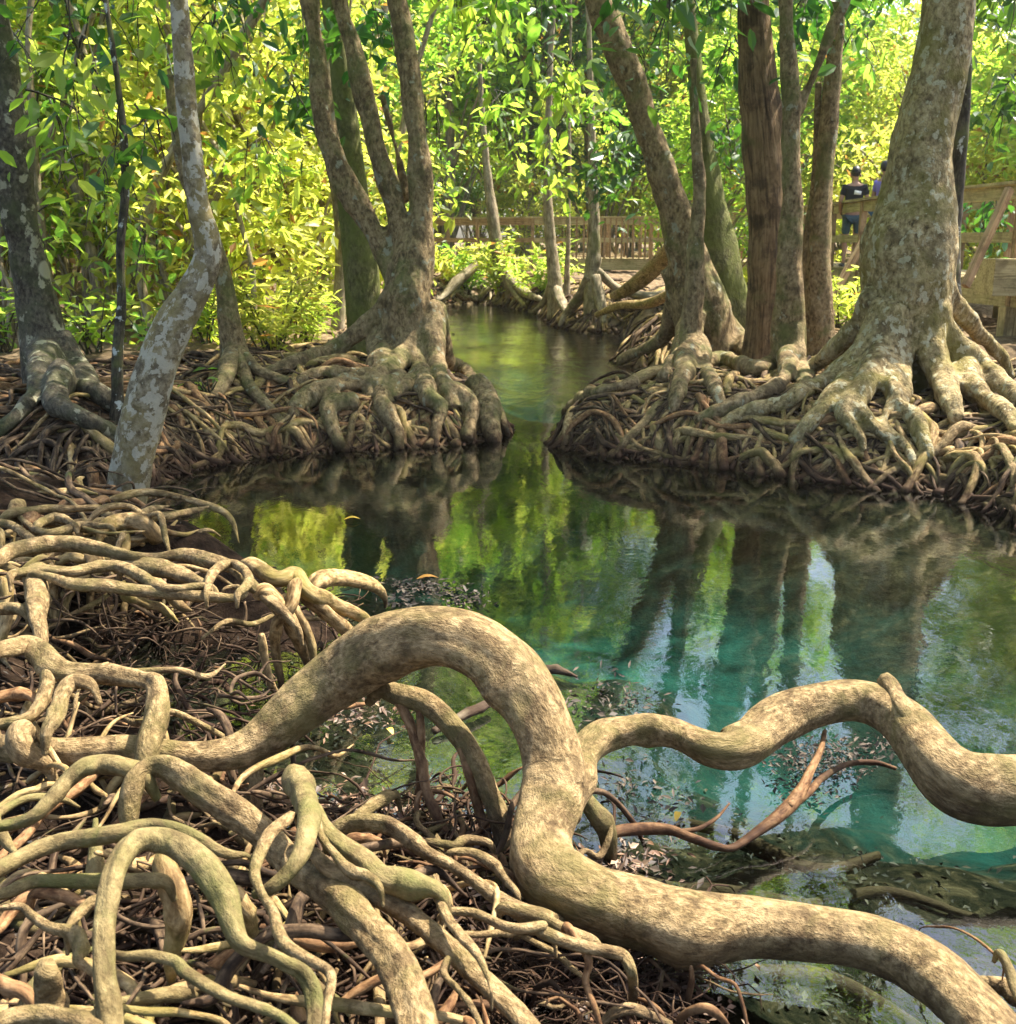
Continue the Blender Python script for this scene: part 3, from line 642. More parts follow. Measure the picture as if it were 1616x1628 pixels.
# far bank trees standing at the bend of the channel
tree('far_pale_tree', 'pale bleached trunk with splayed roots at the bend of the channel', 'tree', 28.5,
     [[(760, 0, 3), (764, 130, 4), (774, 270, 6), (780, 320, 8), (787, 370, 10), (797, 420, 12), (812, 455, 14), (818, 480, 16)]], [[(806, 430, 9), (800, 460, 7), (785, 480, 5)], [(812, 440, 9), (840, 468, 6), (872, 478, 4)], [(810, 440, 8), (820, 465, 6), (835, 484, 4)]], mat='farbark', nroots=30, nfine=60, rootr=(.08, .03), rootlen=(1, 2.4), seed=61, cn=5, cper=60, top=9, sides=12, spread=1.4)
tree('far_brown_tree', 'brown trunk on the far bank in front of the boardwalk railing', 'tree', 22.8,
     [[(880, 0, 4), (874, 140, 5), (871, 280, 7), (872, 340, 8), (876, 400, 9), (882, 450, 11), (884, 495, 14)]], [[(880, 450, 8), (865, 480, 5), (850, 492, 4)], [(884, 460, 8), (895, 485, 6), (905, 500, 4)]], mat='farbark', nroots=25, nfine=60, rootr=(.07, .03), rootlen=(.8, 2), seed=62, cn=5, cper=60, top=9, sides=12, spread=1.2)
tree('far_grey_tree', 'grey trunk with gripping roots at the water edge, right of the brown one', 'tree', 20.8,
     [[(935, 0, 4), (940, 140, 5), (943, 290, 7), (945, 350, 9), (944, 400, 11), (940, 440, 13), (944, 480, 16)]], [[(938, 440, 9), (920, 475, 8), (900, 500, 6), (890, 518, 4)], [(946, 440, 9), (955, 480, 8), (960, 510, 5)], [(950, 430, 8), (985, 460, 7), (1030, 470, 6), (1070, 460, 4)]], mat='farbark', nroots=60, nfine=110, rootr=(.07, .025), rootlen=(.8, 2.2), seed=63, cn=5, cper=60, top=9, sides=12, spread=1.2)
tree('far_thin_tree', 'thin straight grey stem between the brown and the grey trunk of the far bank', 'tree', 23.5,
     [[(908, 0, 2), (906, 160, 2.5), (905, 330, 3), (903, 400, 4), (901, 450, 5), (900, 500, 7)]], mat='farbark', nroots=5, nfine=20, rootr=(.05, .02), seed=64, cn=5, cper=60, top=9, sides=8)
def log_thing(name, label, pts, Y0, Y1, mat, cat='root', sides=14, **k):
    P, Rr = px_path(pts, Y0, Y1); mb = MB(); tube(mb, P, Rr, sides=sides, lump=.16, ridge=.14, **k)
    return tag(mb.build(name, M[mat]), label, cat)
log_thing('leaning_root', 'thick bare root slanting down to the far bank below the boardwalk', [(1085, 370, 15), (1060, 405, 17), (1025, 440, 15), (990, 465, 9), (975, 470, 6)], 18.2, 20.4, 'bankroot')
log_thing('log', 'pale fallen trunk leaning on the far bank at the left of the bend', [(765, 412, 5), (745, 430, 8), (725, 448, 9), (708, 468, 6), (695, 478, 4)], 29.5, 28.5, 'farbark', 'log')
log_thing('hooked_root', 'long bowed root sweeping under the leaning trunk above the cove', [(1092, 425, 6), (1070, 462, 8), (1030, 482, 8), (985, 486, 6), (950, 500, 5)], 15.6, 18.5, 'bankroot', step=.03)
log_thing('cut_log', 'grey log lying in the dark gap behind the shaggy brown trunk', [(1150, 492, 9), (1175, 491, 10), (1200, 492, 10), (1230, 496, 9)], 13.2, 13.4, 'farbark', 'log')

# root edge clump at the far right of the bank, low by the water
def crawl_mass(name, label, pts, n, nf, r0, r1, ln, seed, mats, seek=.10, zoff=0, sx=.3, parts=True):
    rg = random.Random(seed); e = None; fine = MB(); c0 = ground_hit(*pts[0])
    e = empty(name, (c0[0], c0[1], H(c0[0], c0[1])), label, 'root tangle')
    for k in range(n + nf):
        a, b = pts[rg.randrange(len(pts))]; p = ground_hit(a + rg.gauss(0, 22), b + rg.gauss(0, 10))
        x, y = p[0] + rg.gauss(0, sx), p[1] + rg.gauss(0, sx)
        if S(x, y) < -.05: continue
        big = k < n; ra = rg.choice((.4, .5, .6, .8, 1.0, 1.3)) * r0 * (1 if big else .62)
        P, Rr = crawl(x, y, rg.uniform(0, 6.28), rg.uniform(*ln), ra, r1 * (1 if big else .6), rg, lift=rg.uniform(-.03, .045), seek=seek, arch=rg.uniform(0, .1), zoff=zoff)
        if len(P) < 5: continue
        mm = MB() if big else fine
        tube(mm, P, Rr, sides=9 if big else 5, lump=.13, ridge=.17, knots=2 if big else 0, wig=ra * .3, step=.03 if big else .035)
        if big: mm.build('root', M[mats[rg.randrange(len(mats))]], e)
    if fine.n: tag(fine.build('fine_roots', M['rootfine_shaded'], e), kind='stuff')
    return e
crawl_mass('root_tangle', 'knot of reddish roots gripping the water edge at the far right below the huge trunk', [(1560, 760), (1600, 740), (1600, 790), (1630, 770)], 60, 60, .035, .012, (.5, 1.3), 71, ['rootred', 'bankroot', 'root'])
crawl_mass('root_tangle', 'low root tangle under the lichened trunk, along the dark water at the far left', [(40, 700), (120, 690), (60, 740), (150, 740), (-20, 720), (230, 700), (280, 690)], 90, 200, .03, .012, (.9, 2.5), 72, ['rootred', 'bankroot', 'rootfine_shaded'])
crawl_mass('root_tangle', 'root mat spilling over the bank left of the forked tree', [(420, 630), (480, 640), (380, 680), (460, 680), (320, 690), (560, 660)], 95, 220, .032, .012, (.9, 2.6), 73, ['bankroot', 'bankroot', 'rootred'])
crawl_mass('root_tangle', 'rounded root mound at the left tip of the right bank', [(910, 660), (950, 640), (1000, 650), (930, 690), (1050, 680), (1100, 690), (1000, 690)], 98, 260, .038, .014, (.9, 2.6), 74, ['bankroot', 'bankroot', 'rootred'])
crawl_mass('root_tangle', 'root bank between the slender stem and the huge blotched trunk', [(1150, 690), (1200, 700), (1250, 720), (1180, 660), (1120, 650), (1320, 720)], 95, 220, .036, .012, (.9, 2.6), 75, ['bankroot', 'rootred', 'bankroot'])
crawl_mass('root_tangle', 'root-matted end of the left bank mound facing the narrow channel', [(700, 640), (760, 640), (790, 670), (740, 680), (660, 670), (600, 660)], 98, 200, .034, .012, (.9, 2.5), 76, ['bankroot', 'bankroot', 'rootred'])
crawl_mass('root_tangle', 'small dark root mound in the cove between the far bank and the right bank', [(1010, 555), (1040, 550), (1070, 540), (990, 565)], 60, 100, .05, .02, (.6, 1.8), 77, ['bankroot'])
crawl_mass('root_tangle', 'pale pinkish roots along the water under the far bleached tree', [(720, 470), (740, 474), (780, 476), (830, 484), (860, 490)], 50, 90, .07, .03, (.8, 2.2), 78, ['farbark', 'rootred'])
crawl_mass('root_tangle', 'stouter interlaced roots over the front slope of the left bank', [(380, 690), (470, 690), (560, 690), (640, 690), (710, 690), (430, 660)], 98, 0, .034, .014, (.6, 1.6), 91, ['bankroot', 'bankroot', 'rootred', 'root'])
crawl_mass('root_tangle', 'stouter interlaced roots over the front slope of the right bank', [(940, 690), (1030, 700), (1120, 710), (1220, 725), (1320, 740), (1420, 750), (1500, 755)], 98, 0, .036, .014, (.6, 1.6), 92, ['bankroot', 'bankroot', 'rootred', 'root'])
# hanging fringe of rootlets along both banks
for name, label, seg, sd in (('root_fringe', 'hair-like roots hanging into the water along the left bank', [(240, 770), (300, 747), (420, 722), (560, 714), (720, 706), (786, 695), (806, 686), (788, 668)], 5),
                        ('root_fringe', 'hair-like roots hanging into the water along the right bank', [(892, 690), (888, 710), (960, 722), (1100, 737), (1200, 750), (1300, 763), (1400, 777), (1500, 782), (1545, 800), (1616, 830)], 6)):
    rg = random.Random(sd); mb = MB()
    for a, b in zip(seg[:-1], seg[1:]):
        pa, pb = np.array(g0(*a)), np.array(g0(*b)); L = np.linalg.norm(pb - pa)
        for k in range(int(L * 95)):
            p = pa + (pb - pa) * rg.random(); g = gradS(*p); q = p + g * rg.uniform(-.03, .22)
            rootlets(mb, q[0], q[1], max(.03, H(*q)) + rg.uniform(.0, .05), rg, 1, rg.uniform(.12, .3), rg.uniform(.004, .011))
    tag(mb.build(name, M['rootfine_shaded']), label, 'roots', kind='stuff')
# ------------------------------------------------------------------ boardwalk (curves from the right edge round to the far bank)
DZ = 1.14
bw = empty('boardwalk', (6.7, 17, DZ), 'weathered timber boardwalk on piles curving behind the trees with plank railings', 'boardwalk')
path = [(7.15, 10.5), (7.0, 13.6), (6.75, 17), (6.9, 21), (6.6, 26), (5.6, 30.5), (4.6, 32.3), (2.8, 33), (.95, 33.2), (-2.2, 34.5), (-6, 36), (-11, 37)]
WB = 1.7
deck = MB(); beam = MB()
def offs(k, s):
    a = np.array(path[max(k - 1, 0)]); b = np.array(path[min(k + 1, len(path) - 1)]); d = (b - a) / np.linalg.norm(b - a)
    n = np.array((-d[1], d[0])); return np.array(path[k]) + n * s
rgb = random.Random(3)
posts = []
for k in range(len(path) - 1):
    for s in (-1, 1):
        a = offs(k, s * WB / 2); b = offs(k + 1, s * WB / 2)
        box(beam, (*a, DZ - .17), (*b, DZ - .17), .07, .28)
        for zz, h in ((1.05, .16), (.52, .13)):
            rl = MB(); box(rl, (*a, DZ + zz), (*b, DZ + zz), .045, h); rl.build('rail', M['wood'] if k not in (8, 9) else M['woodred'], bw, False)
        rl = MB(); box(rl, (*a, DZ + 1.16), (*b, DZ + 1.16), .14, .04); rl.build('handrail', M['wood'], bw, False)
        L = np.linalg.norm(b - a); n = max(1, int(round(L / 1.8)))
        for j in range(n): posts.append((a + (b - a) * j / n, s, k))
    a0, a1 = offs(k, WB / 2), offs(k, -WB / 2); b0, b1 = offs(k + 1, WB / 2), offs(k + 1, -WB / 2)
    L = np.linalg.norm(np.array(path[k + 1]) - path[k]); n = int(L / .16)
    for j in range(n):
        t = (j + .5) / n; p = a0 + (b0 - a0) * t; q = a1 + (b1 - a1) * t
        box(deck, (*p, DZ + rgb.uniform(-.004, .004)), (*q, DZ), .145, .035)
deck.build('deck', M['wood'], bw, False); beam.build('beam', M['wood'], bw, False)
for p, s, k in posts:
    pm = MB(); box(pm, (p[0], p[1], DZ - .3), (p[0], p[1], DZ + 1.13), .1, .1); pm.build('post', M['woodred'], bw, False)
    pm = MB(); box(pm, (p[0], p[1], -.6), (p[0], p[1], DZ - .31), .2, .2); pm.build('pile', M['wood'], bw, False)
bal = MB()
for k in (6, 7):                                 # close-set balusters of the far rest bay
    a, b = offs(k, -WB / 2), offs(k + 1, -WB / 2)
    for s in (1, -1):
        a, b = offs(k, s * WB / 2), offs(k + 1, s * WB / 2)
        for j in range(1, 9):
            if k == 7 and j > 3: continue
            p = a + (b - a) * j / 9; bm_ = MB(); box(bm_, (*p, DZ + .02), (*p, DZ + 1.13), .05, .07); bm_.build('baluster', M['woodred'], bw, False)
# raking braces by the huge trunk
for a, b, Y in (((1606, 300), (1535, 455), 13.0), ((1382, 368), (1325, 470), 15.5)):
    p, _ = PY(*a, Y); q, _ = PY(*b, Y - .3); bm_ = MB(); box(bm_, p, q, .07, .09); bm_.build('brace', M['woodred'], bw, False)
p, s_ = PY(1600, 440, 13.2); bm_ = MB(); box(bm_, p + np.array((-.25, 0, 0)), p + np.array((.6, 0, 0)), .5, .42); bm_.build('block', M['wood'], bw, False)
p, _ = PY(1560, 520, 15); bm_ = MB(); 
# distant bench / shelter frame by the far bay
# ------------------------------------------------------------------ people on the boardwalk
def skin_mesh(name, joints, bones, mat, parent, sub=2, root=0):
    me = bpy.data.meshes.new(name); me.from_pydata([j[0] for j in joints], bones, [])
    o = bpy.data.objects.new(name, me); col.objects.link(o)
    md = o.modifiers.new('s', 'SKIN'); md.use_smooth_shade = True
    for v, j in zip(me.skin_vertices[0].data if me.skin_vertices else [], joints): pass
    if not me.skin_vertices:
        bpy.context.view_layer.objects.active = o
        bm = bmesh.new(); bm.from_mesh(me); bm.verts.layers.skin.verify(); bm.to_mesh(me); bm.free()
    for i, j in enumerate(joints):
        sv = me.skin_vertices[0].data[i]; r = j[1]; sv.radius = r if isinstance(r, tuple) else (r, r); sv.use_root = (i == root)
    ss = o.modifiers.new('u', 'SUBSURF'); ss.levels = sub; ss.render_levels = sub
    dg = bpy.context.evaluated_depsgraph_get(); m2 = bpy.data.meshes.new_from_object(o.evaluated_get(dg))
    o.modifiers.clear(); o.data = m2; bpy.data.meshes.remove(me); m2.name = name
    m2.materials.clear(); m2.materials.append(mat)
    m2.polygons.foreach_set('use_smooth', np.ones(len(m2.polygons), bool)); o.parent = parent
    return o
M['skin'] = flat('skin', (.35, .19, .12), .6); M['black'] = flat('black_cloth', (.012, .012, .015), .9); M['navy'] = flat('dark_shorts', (.03, .06, .08), .9)
M['purple'] = flat('violet_cloth', (.22, .17, .5), .9); M['hair'] = flat('black_hair', (.01, .008, .007), .5); M['white'] = flat('white_print', (.7, .7, .68), .8); M['shoe'] = flat('shoe', (.05, .05, .05), .6)
def person(loc, rz, label, shirt, mark, bag=False, h=1.68):
    e = empty('person', loc, label, 'person', rz=rz); e.scale = (h / 1.7,) * 3
    # faces +Y in its own frame
    J = [((0, 0, .95), (.15, .105)), ((0, 0, 1.12), (.125, .09)), ((0, .01, 1.32), (.155, .1)), ((0, 0, 1.43), (.1, .07)), ((0, .0, 1.50), .05), ((0, .015, 1.56), (.066, .08)), ((0, .01, 1.66), (.07, .085)),
         ((-.17, 0, 1.41), .055), ((-.235, -.01, 1.16), .042), ((-.2, .13, .98), .03), ((-.17, .19, .95), .028),
         ((.17, 0, 1.41), .055), ((.245, -.01, 1.16), .042), ((.2, .12, .97), .03), ((.17, .18, .94), .028),
         ((-.09, 0, .86), .085), ((-.11, .02, .5), .055), ((-.11, -.02, .1), .036), ((-.12, .1, .035), .03),
         ((.09, 0, .86), .085), ((.12, .0, .5), .055), ((.13, -.03, .1), .036), ((.14, .09, .035), .03)]
    Bn = [(0, 1), (1, 2), (2, 3), (3, 4), (4, 5), (5, 6), (3, 7), (7, 8), (8, 9), (9, 10), (3, 11), (11, 12), (12, 13), (13, 14), (0, 15), (15, 16), (16, 17), (17, 18), (0, 19), (19, 20), (20, 21), (21, 22)]
    skin_mesh('body', J, Bn, M['skin'], e)
    g = 1.18
    def sub(idx, bn, sc):
        jj = []
        for i in idx:
            p, r = J[i]; r = r if isinstance(r, tuple) else (r, r); jj.append((p, (r[0] * sc + .006, r[1] * sc + .006)))
        return jj, bn
    jj, bn = sub([0, 1, 2, 3, 7, 11], [(0, 1), (1, 2), (2, 3), (3, 4), (3, 5)], g)
    jj += [((-.21, -.005, 1.25), .062), ((.215, -.005, 1.25), .062)]; bn += [(4, 6), (5, 7)]
    sh = skin_mesh('shirt', jj, bn, shirt, e)
    jj, bn = sub([0, 15, 19], [(0, 1), (0, 2)], 1.1); jj += [((-.11, .01, .56), .075), ((.12, .0, .56), .075)]; bn += [(1, 3), (2, 4)]
    skin_mesh('shorts', jj, bn, M['navy'], e)
    hb = bmesh.new(); bmesh.ops.create_uvsphere(hb, u_segments=20, v_segments=14, radius=.1)
    for v in hb.verts:
        v.co.x *= .88; v.co.y *= 1.05; v.co.z *= 1.0
        if v.co.y > .03 and v.co.z < .03: v.co.y = .03 + (v.co.y - .03) * .1; v.co.z *= .5
        v.co += Vector((0, -.005, 1.675))
    me = bpy.data.meshes.new('hair'); hb.to_mesh(me); hb.free(); me.materials.append(M['hair']); me.polygons.foreach_set('use_smooth', np.ones(len(me.polygons), bool))
    o = bpy.data.objects.new('hair', me); col.objects.link(o); o.parent = e
    for nm, V in (('nose', [(-.014, .09, 1.6), (.014, .09, 1.6), (0, .118, 1.605), (0, .092, 1.65)]),):
        q = MB(); q.add(V, None, [(0, 1, 2), (0, 2, 3), (1, 3, 2)]); o = q.build(nm, M['skin']); o.parent = e; o.location = (0, 0, 0)
    for s in (-1, 1):
        q = MB(); tube(q, [(s * .075, 0, 1.58), (s * .085, -.01, 1.61), (s * .078, 0, 1.64)], [.012, .018, .012], sides=6, step=.01); o = q.build('ear', M['skin']); o.parent = e; o.location = (0, 0, 0)
        q = MB(); tube(q, [(s * .125, -.06, .04), (s * .13, .02, .045), (s * .135, .13, .035)], [.035, .045, .035], sides=10, step=.02, flat=.8); o = q.build('shoe', M['shoe']); o.parent = e; o.location = (0, 0, 0)
    if mark:
        q = MB(); v = []
        for i, (x, z) in enumerate([(-.06, 1.28), (.06, 1.27), (.07, 1.33), (-.05, 1.35)]): v.append((x + .03, -.148 - .004 * i, z))
        v2 = [(x, y + .012, z) for x, y, z in v]
        q.add(v + v2, [(0, 1, 2, 3), (4, 7, 6, 5), (0, 4, 5, 1), (1, 5, 6, 2), (2, 6, 7, 3), (3, 7, 4, 0)]); o = q.build('shirt_print', M['white']); o.parent = e; o.location = (0, 0, 0)
    return e
p, _ = PY(1350, 430, 20.2); person((p[0], p[1], DZ + .02), R(-8), 'person in a black T-shirt with a pale print, seen from behind on the boardwalk', M['black'], True)
p, _ = PY(1397, 430, 20.6); person((p[0], p[1], DZ + .02), R(-60), 'person in a violet top half hidden by the huge trunk on the boardwalk', M['purple'], False, h=1.80)

# ------------------------------------------------------------------ foreground roots, traced with their height above the water
A_ = lambda pts, k=1.0: cr(0, 780, .2785, pts, k)
C_ = lambda pts, k=1.0: cr(0, 1180, .2785, pts, k)
D_ = lambda pts, k=1.0: cr(400, 1200, .2785, pts, k)
E_ = lambda pts, k=1.0: cr(800, 1200, .2785, pts, k)
F_ = lambda pts, k=1.0: cr(1166, 1180, .2785, pts, k)
def root(pts, z, mat, label, name='root', sides=None, fine=.03, parts=(), lump=.14, ridge=.15, sink=True, kn=5):
    n = len(pts); zz = z if isinstance(z, (list, tuple)) else [z] * n
    if len(zz) != n: zz = np.interp(np.linspace(0, 1, n), np.linspace(0, 1, len(zz)), zz)
    P = []; Rr = []
    for (a, b, r), h in zip(pts, zz):
        p, s = PZ(a, b, h); P.append(p); Rr.append(r * s)
    def inside(q): return 0 < q[0] < 1616 and q[1] < 1628
    if label and sink and name == 'root':
        for end in (0, -1):
            if not inside(pts[end]): continue
            if end == 0: dv = P[0] - P[1]; dv /= np.linalg.norm(dv); P.insert(0, P[0] + dv * Rr[0] * 1.6 - np.array((0, 0, .03 + Rr[0]))); Rr.insert(0, Rr[0] * .5)
            else: dv = P[-1] - P[-2]; dv /= np.linalg.norm(dv); P.append(P[-1] + dv * Rr[-1] * 1.6 - np.array((0, 0, .03 + Rr[-1]))); Rr.append(Rr[-1] * .5)
    rm = np.mean(Rr); sides = sides or (30 if rm > .035 else 18 if rm > .015 else 10)
    mb = MB(); tube(mb, P, Rr, sides=sides, step=max(.006, rm * .28), lump=lump, ridge=ridge, fine=fine if rm > .012 else 0, knots=kn)
    o = mb.build(name, M[mat])
    if label: tag(o, label, 'root')
    for i, (pp, pz, pm) in enumerate(parts):
        c = root(pp, pz, pm, None, 'side_root'); c.parent = o
    return o
root([(-40, 1185, 22), (20, 1190, 22), (110, 1195, 22), (210, 1187, 20), (290, 1200, 22), (360, 1200, 27), (410, 1176, 33), (470, 1128, 43), (540, 1072, 50), (610, 1027, 52), (690, 1010, 46), (760, 1030, 48),
      (822, 1085, 48), (861, 1152, 44), (878, 1226, 40), (870, 1290, 41), (858, 1345, 45), (876, 1400, 52), (935, 1430, 54), (1020, 1450, 58), (1100, 1475, 58), (1200, 1472, 49), (1300, 1482, 45), (1400, 1503, 47), (1480, 1545, 49), (1550, 1612, 48), (1625, 1700, 50), (1680, 1800, 50)],
     [.24, .25, .26, .26, .25, .24, .26, .33, .42, .52, .58, .56, .48, .4, .3, .24, .2, .17, .16, .15, .14, .14, .14, .14, .13, .13, .12, .1], 'root',
     'great smooth tan root looping high at centre, then running low to bottom right', 'arched_root', sides=72, fine=.03, lump=.10, ridge=.10, kn=9,
     parts=[([(386, 1192, 14), (396, 1228, 17), (400, 1275, 15), (410, 1320, 12)], [.2, .15, .1, .02], 'root')])
root([(910, 1300, 20), (918, 1240, 28), (930, 1200, 32), (968, 1168, 32), (1030, 1156, 30), (1090, 1172, 32), (1148, 1195, 37), (1200, 1180, 34), (1245, 1142, 36), (1300, 1122, 32), (1370, 1116, 30), (1422, 1140, 30), (1458, 1178, 34), (1502, 1232, 40), (1552, 1257, 46), (1640, 1258, 45), (1760, 1240, 44)],
     [.2, .22, .22, .22, .22, .2, .2, .2, .22, .24, .24, .23, .22, .18, .15, .15, .12], 'root', 'knobbly tan root winding low over the water to the right edge', 'winding_root', sides=52, fine=.04, lump=.16, ridge=.12, kn=12,
     parts=[([(1404, 1076, 11), (1411, 1084, 14), (1422, 1108, 17), (1438, 1138, 19), (1450, 1165, 15)], [.31, .30, .28, .27, .24], 'root')])
root([(606, 1098, 13), (630, 1106, 17), (680, 1122, 19), (722, 1160, 20), (755, 1208, 19), (778, 1258, 16), (795, 1310, 15), (806, 1362, 14)], [.36, .35, .34, .3, .24, .17, .1, .03], 'root', 'angular brown root propping up beneath the high loop',
     parts=[([(634, 1115, 8), (655, 1160, 9), (672, 1215, 9), (680, 1260, 8), (700, 1310, 7), (725, 1350, 6)], [.34, .28, .2, .14, .08, .03], 'rootred'), ([(668, 1130, 6), (670, 1180, 6), (668, 1240, 7), (662, 1280, 6)], [.33, .25, .12, .05], 'rootred'),
            ([(735, 1190, 8), (748, 1240, 7), (765, 1300, 7), (790, 1370, 6)], [.27, .2, .1, .03], 'rootred')])
root([(925, 1262, 11), (945, 1290, 14), (965, 1320, 14), (970, 1362, 11), (972, 1390, 9)], [.2, .15, .1, .02, -.05], 'moss', 'short greenish stub dropping into the water right of the loop')
root([(972, 1325, 8), (1015, 1318, 9), (1062, 1318, 9), (1100, 1332, 9), (1140, 1345, 8), (1168, 1346, 7), (1212, 1316, 9), (1262, 1276, 10), (1290, 1225, 7), (1306, 1190, 5), (1312, 1162, 3)], [.07, .07, .07, .06, .04, .03, .05, .08, .12, .14, .16], 'rootred', 'thin red-brown branch root lying on the shallow water right of the loop',
     parts=[([(1255, 1282, 7), (1285, 1262, 6), (1310, 1235, 5), (1345, 1216, 5), (1390, 1212, 4), (1425, 1222, 3)], [.08, .08, .07, .06, .05, .04], 'rootred'), ([(1075, 1322, 4), (1110, 1318, 4), (1140, 1300, 3), (1160, 1278, 2)], [.06, .06, .07, .08], 'rootred')])
root([(838, 1066, 5), (870, 1064, 8), (898, 1068, 6), (918, 1076, 2)], [.02, .03, .03, .02], 'farbark', 'small pointed stick lying on the water behind the loop', 'stick')
root([(690, 1162, 6), (730, 1140, 7), (775, 1118, 7)], [.02, .03, .03], 'farbark', 'pale stick on the water seen through the loop', 'stick')
root(A_([(-120, 460, 36), (-20, 410, 40), (60, 350, 42), (200, 320, 42), (380, 305, 42), (560, 330, 40), (750, 375, 32), (900, 380, 24), (1060, 365, 34), (1200, 400, 36), (1330, 440, 30), (1420, 530, 32), (1500, 600, 30), (1600, 680, 30), (1700, 790, 22)]), [.5, .5, .5, .5, .5, .5, .48, .48, .48, .46, .42, .38, .3], 'root', 'long smooth root along the top of the near left root shelf')
root(A_([(60, 500, 20), (80, 475, 30), (250, 455, 32), (400, 470, 34), (560, 440, 34), (680, 435, 34), (800, 480, 32), (900, 540, 28), (1000, 560, 25), (1180, 545, 20)]), .5, 'root', 'wavy root second from the top of the near left root shelf')
root(A_([(180, 480, 22), (300, 500, 26), (420, 540, 34), (600, 545, 38), (800, 575, 38), (1000, 590, 38), (1180, 605, 34), (1320, 612, 26), (1400, 590, 20), (1360, 550, 16), (1280, 560, 12)]), [.5, .5, .5, .5, .48, .48, .47, .47, .47, .47, .47], 'root', 'lowest long root of the near left shelf, ending in a hook')
root(A_([(720, 430, 34), (880, 440, 46), (1000, 470, 44), (1150, 530, 30), (1230, 570, 18)]), .46, 'root', 'broad flat root between the long roots of the near left shelf')
root(A_([(1180, 590, 18), (1200, 500, 26), (1250, 440, 28), (1330, 415, 26), (1400, 460, 28), (1420, 530, 28), (1360, 590, 20)]), .5, 'root', 'root knot curled at the end of the near left shelf')
root(A_([(-60, 170, 22), (60, 195, 22), (130, 240, 22), (220, 310, 18)]), [.46, .46, .46, .44], 'root', 'back root slanting in at the left edge above the shelf')
root(A_([(110, 140, 18), (150, 180, 20), (200, 225, 22), (280, 245, 24), (380, 222, 24), (460, 195, 24), (580, 200, 20), (640, 210, 16)]), .45, 'root', 'thin root dipping along the back of the near left shelf')
root(A_([(215, 200, 20), (260, 170, 26), (340, 158, 28), (430, 200, 20)]), .46, 'root', 'short humped root behind the dipping one on the shelf')
root(A_([(60, 160, 20), (80, 120, 40), (95, 85, 46), (95, 60, 38)]), [.44, .46, .48, .5], 'root', 'rounded root knob standing at the back left of the shelf', 'knobby_root')
root(A_([(160, 200, 26), (180, 150, 40), (190, 125, 36)]), [.44, .45, .46], 'rootred', 'smaller rounded knob right beside the larger root knob', 'knobby_root')
root(A_([(590, 210, 34), (640, 190, 44), (740, 180, 46), (820, 195, 46), (860, 240, 44), (900, 300, 36), (940, 370, 26)]), [.42, .42, .42, .42, .38, .3, .2], 'bankroot', 'dark lumpy root crowning the shelf at the foot of the crooked pale tree')
root(A_([(205, 470, 62), (205, 560, 76), (200, 650, 70), (205, 740, 60), (225, 800, 52), (230, 870, 46)]), [.46, .46, .45, .44, .42, .4], 'root', 'stout upright root holding up the shelf near the left edge')
root(A_([(-80, 930, 40), (0, 910, 42), (60, 900, 46), (160, 880, 52), (240, 940, 66), (310, 1005, 68), (400, 1040, 58), (560, 1045, 56), (700, 1065, 52), (820, 1085, 46), (890, 1110, 56), (900, 1190, 72), (890, 1290, 78), (850, 1400, 74), (825, 1520, 66)]),
     [.46, .45, .44, .42, .41, .41, .4, .4, .4, .4, .4, .38, .36, .33, .3], 'root', 'thick stepped root crossing the left side then dropping beneath the shelf')
root(A_([(290, 1010, 44), (280, 1100, 42), (240, 1210, 42), (160, 1300, 40), (50, 1330, 38), (-60, 1340, 36)]), [.4, .38, .36, .35, .34, .34], 'root', 'pale root curling down to the left edge below the stepped root')
root(A_([(530, 1120, 26), (480, 1095, 42), (410, 1090, 44), (355, 1160, 44), (325, 1280, 44), (270, 1380, 34)]), [.4, .41, .41, .4, .38, .36], 'root', 'short root bent like a cane in front of the stepped root')
root(A_([(-60, 690, 34), (40, 670, 36), (140, 690, 30)]), .42, 'root', 'stub root at the left edge above the stepped root')
root(A_([(-20, 1180, 36), (100, 1160, 34), (190, 1180, 26)]), .34, 'rootred', 'dark red root at the left edge under the pale curl')
root(A_([(130, 1370, 60), (100, 1420, 74), (150, 1500, 62), (260, 1560, 40)]), [.34, .33, .3, .26], 'root', 'broad root base fanning out at the left edge')
root(C_([(-80, 490, 34), (0, 480, 36), (90, 465, 38), (200, 420, 42), (290, 330, 42), (380, 225, 44), (480, 145, 46), (600, 122, 44), (720, 150, 46), (820, 190, 46)]), [.36, .36, .36, .38, .4, .42, .44, .44, .44, .42], 'moss', 'olive root rising from the left edge in a low arch')
root(C_([(740, 440, 55), (745, 330, 66), (780, 210, 64), (850, 150, 52), (930, 145, 66), (1010, 190, 80), (1100, 250, 84), (1200, 320, 84), (1320, 395, 84), (1440, 480, 80), (1560, 590, 74)]) +
     D_([(250, 660, 74), (330, 710, 80), (440, 790, 86), (560, 900, 92), (690, 1020, 96), (800, 1140, 98), (880, 1290, 100), (930, 1450, 100), (970, 1620, 100), (1000, 1760, 100)]), [.34, .38, .42, .43, .43, .42, .41, .4, .38, .36, .33, .33, .33, .34, .35, .35, .35, .35, .35, .34, .34], 'root',
     'heavy rough-barked root plunging diagonally from mid left to the bottom edge', sides=44, fine=.03, lump=.12)
root(C_([(-90, 770, 50), (0, 710, 54), (80, 665, 56), (200, 605, 56), (350, 560, 56), (520, 545, 55), (680, 520, 50), (850, 480, 42), (1000, 500, 40), (1130, 560, 40), (1240, 620, 30), (1330, 648, 20), (1420, 645, 10)]), [.5, .5, .5, .5, .5, .51, .52, .52, .52, .5, .48, .47, .46], 'moss', 'mossy root sweeping from the left edge to a thin point over the tangle')
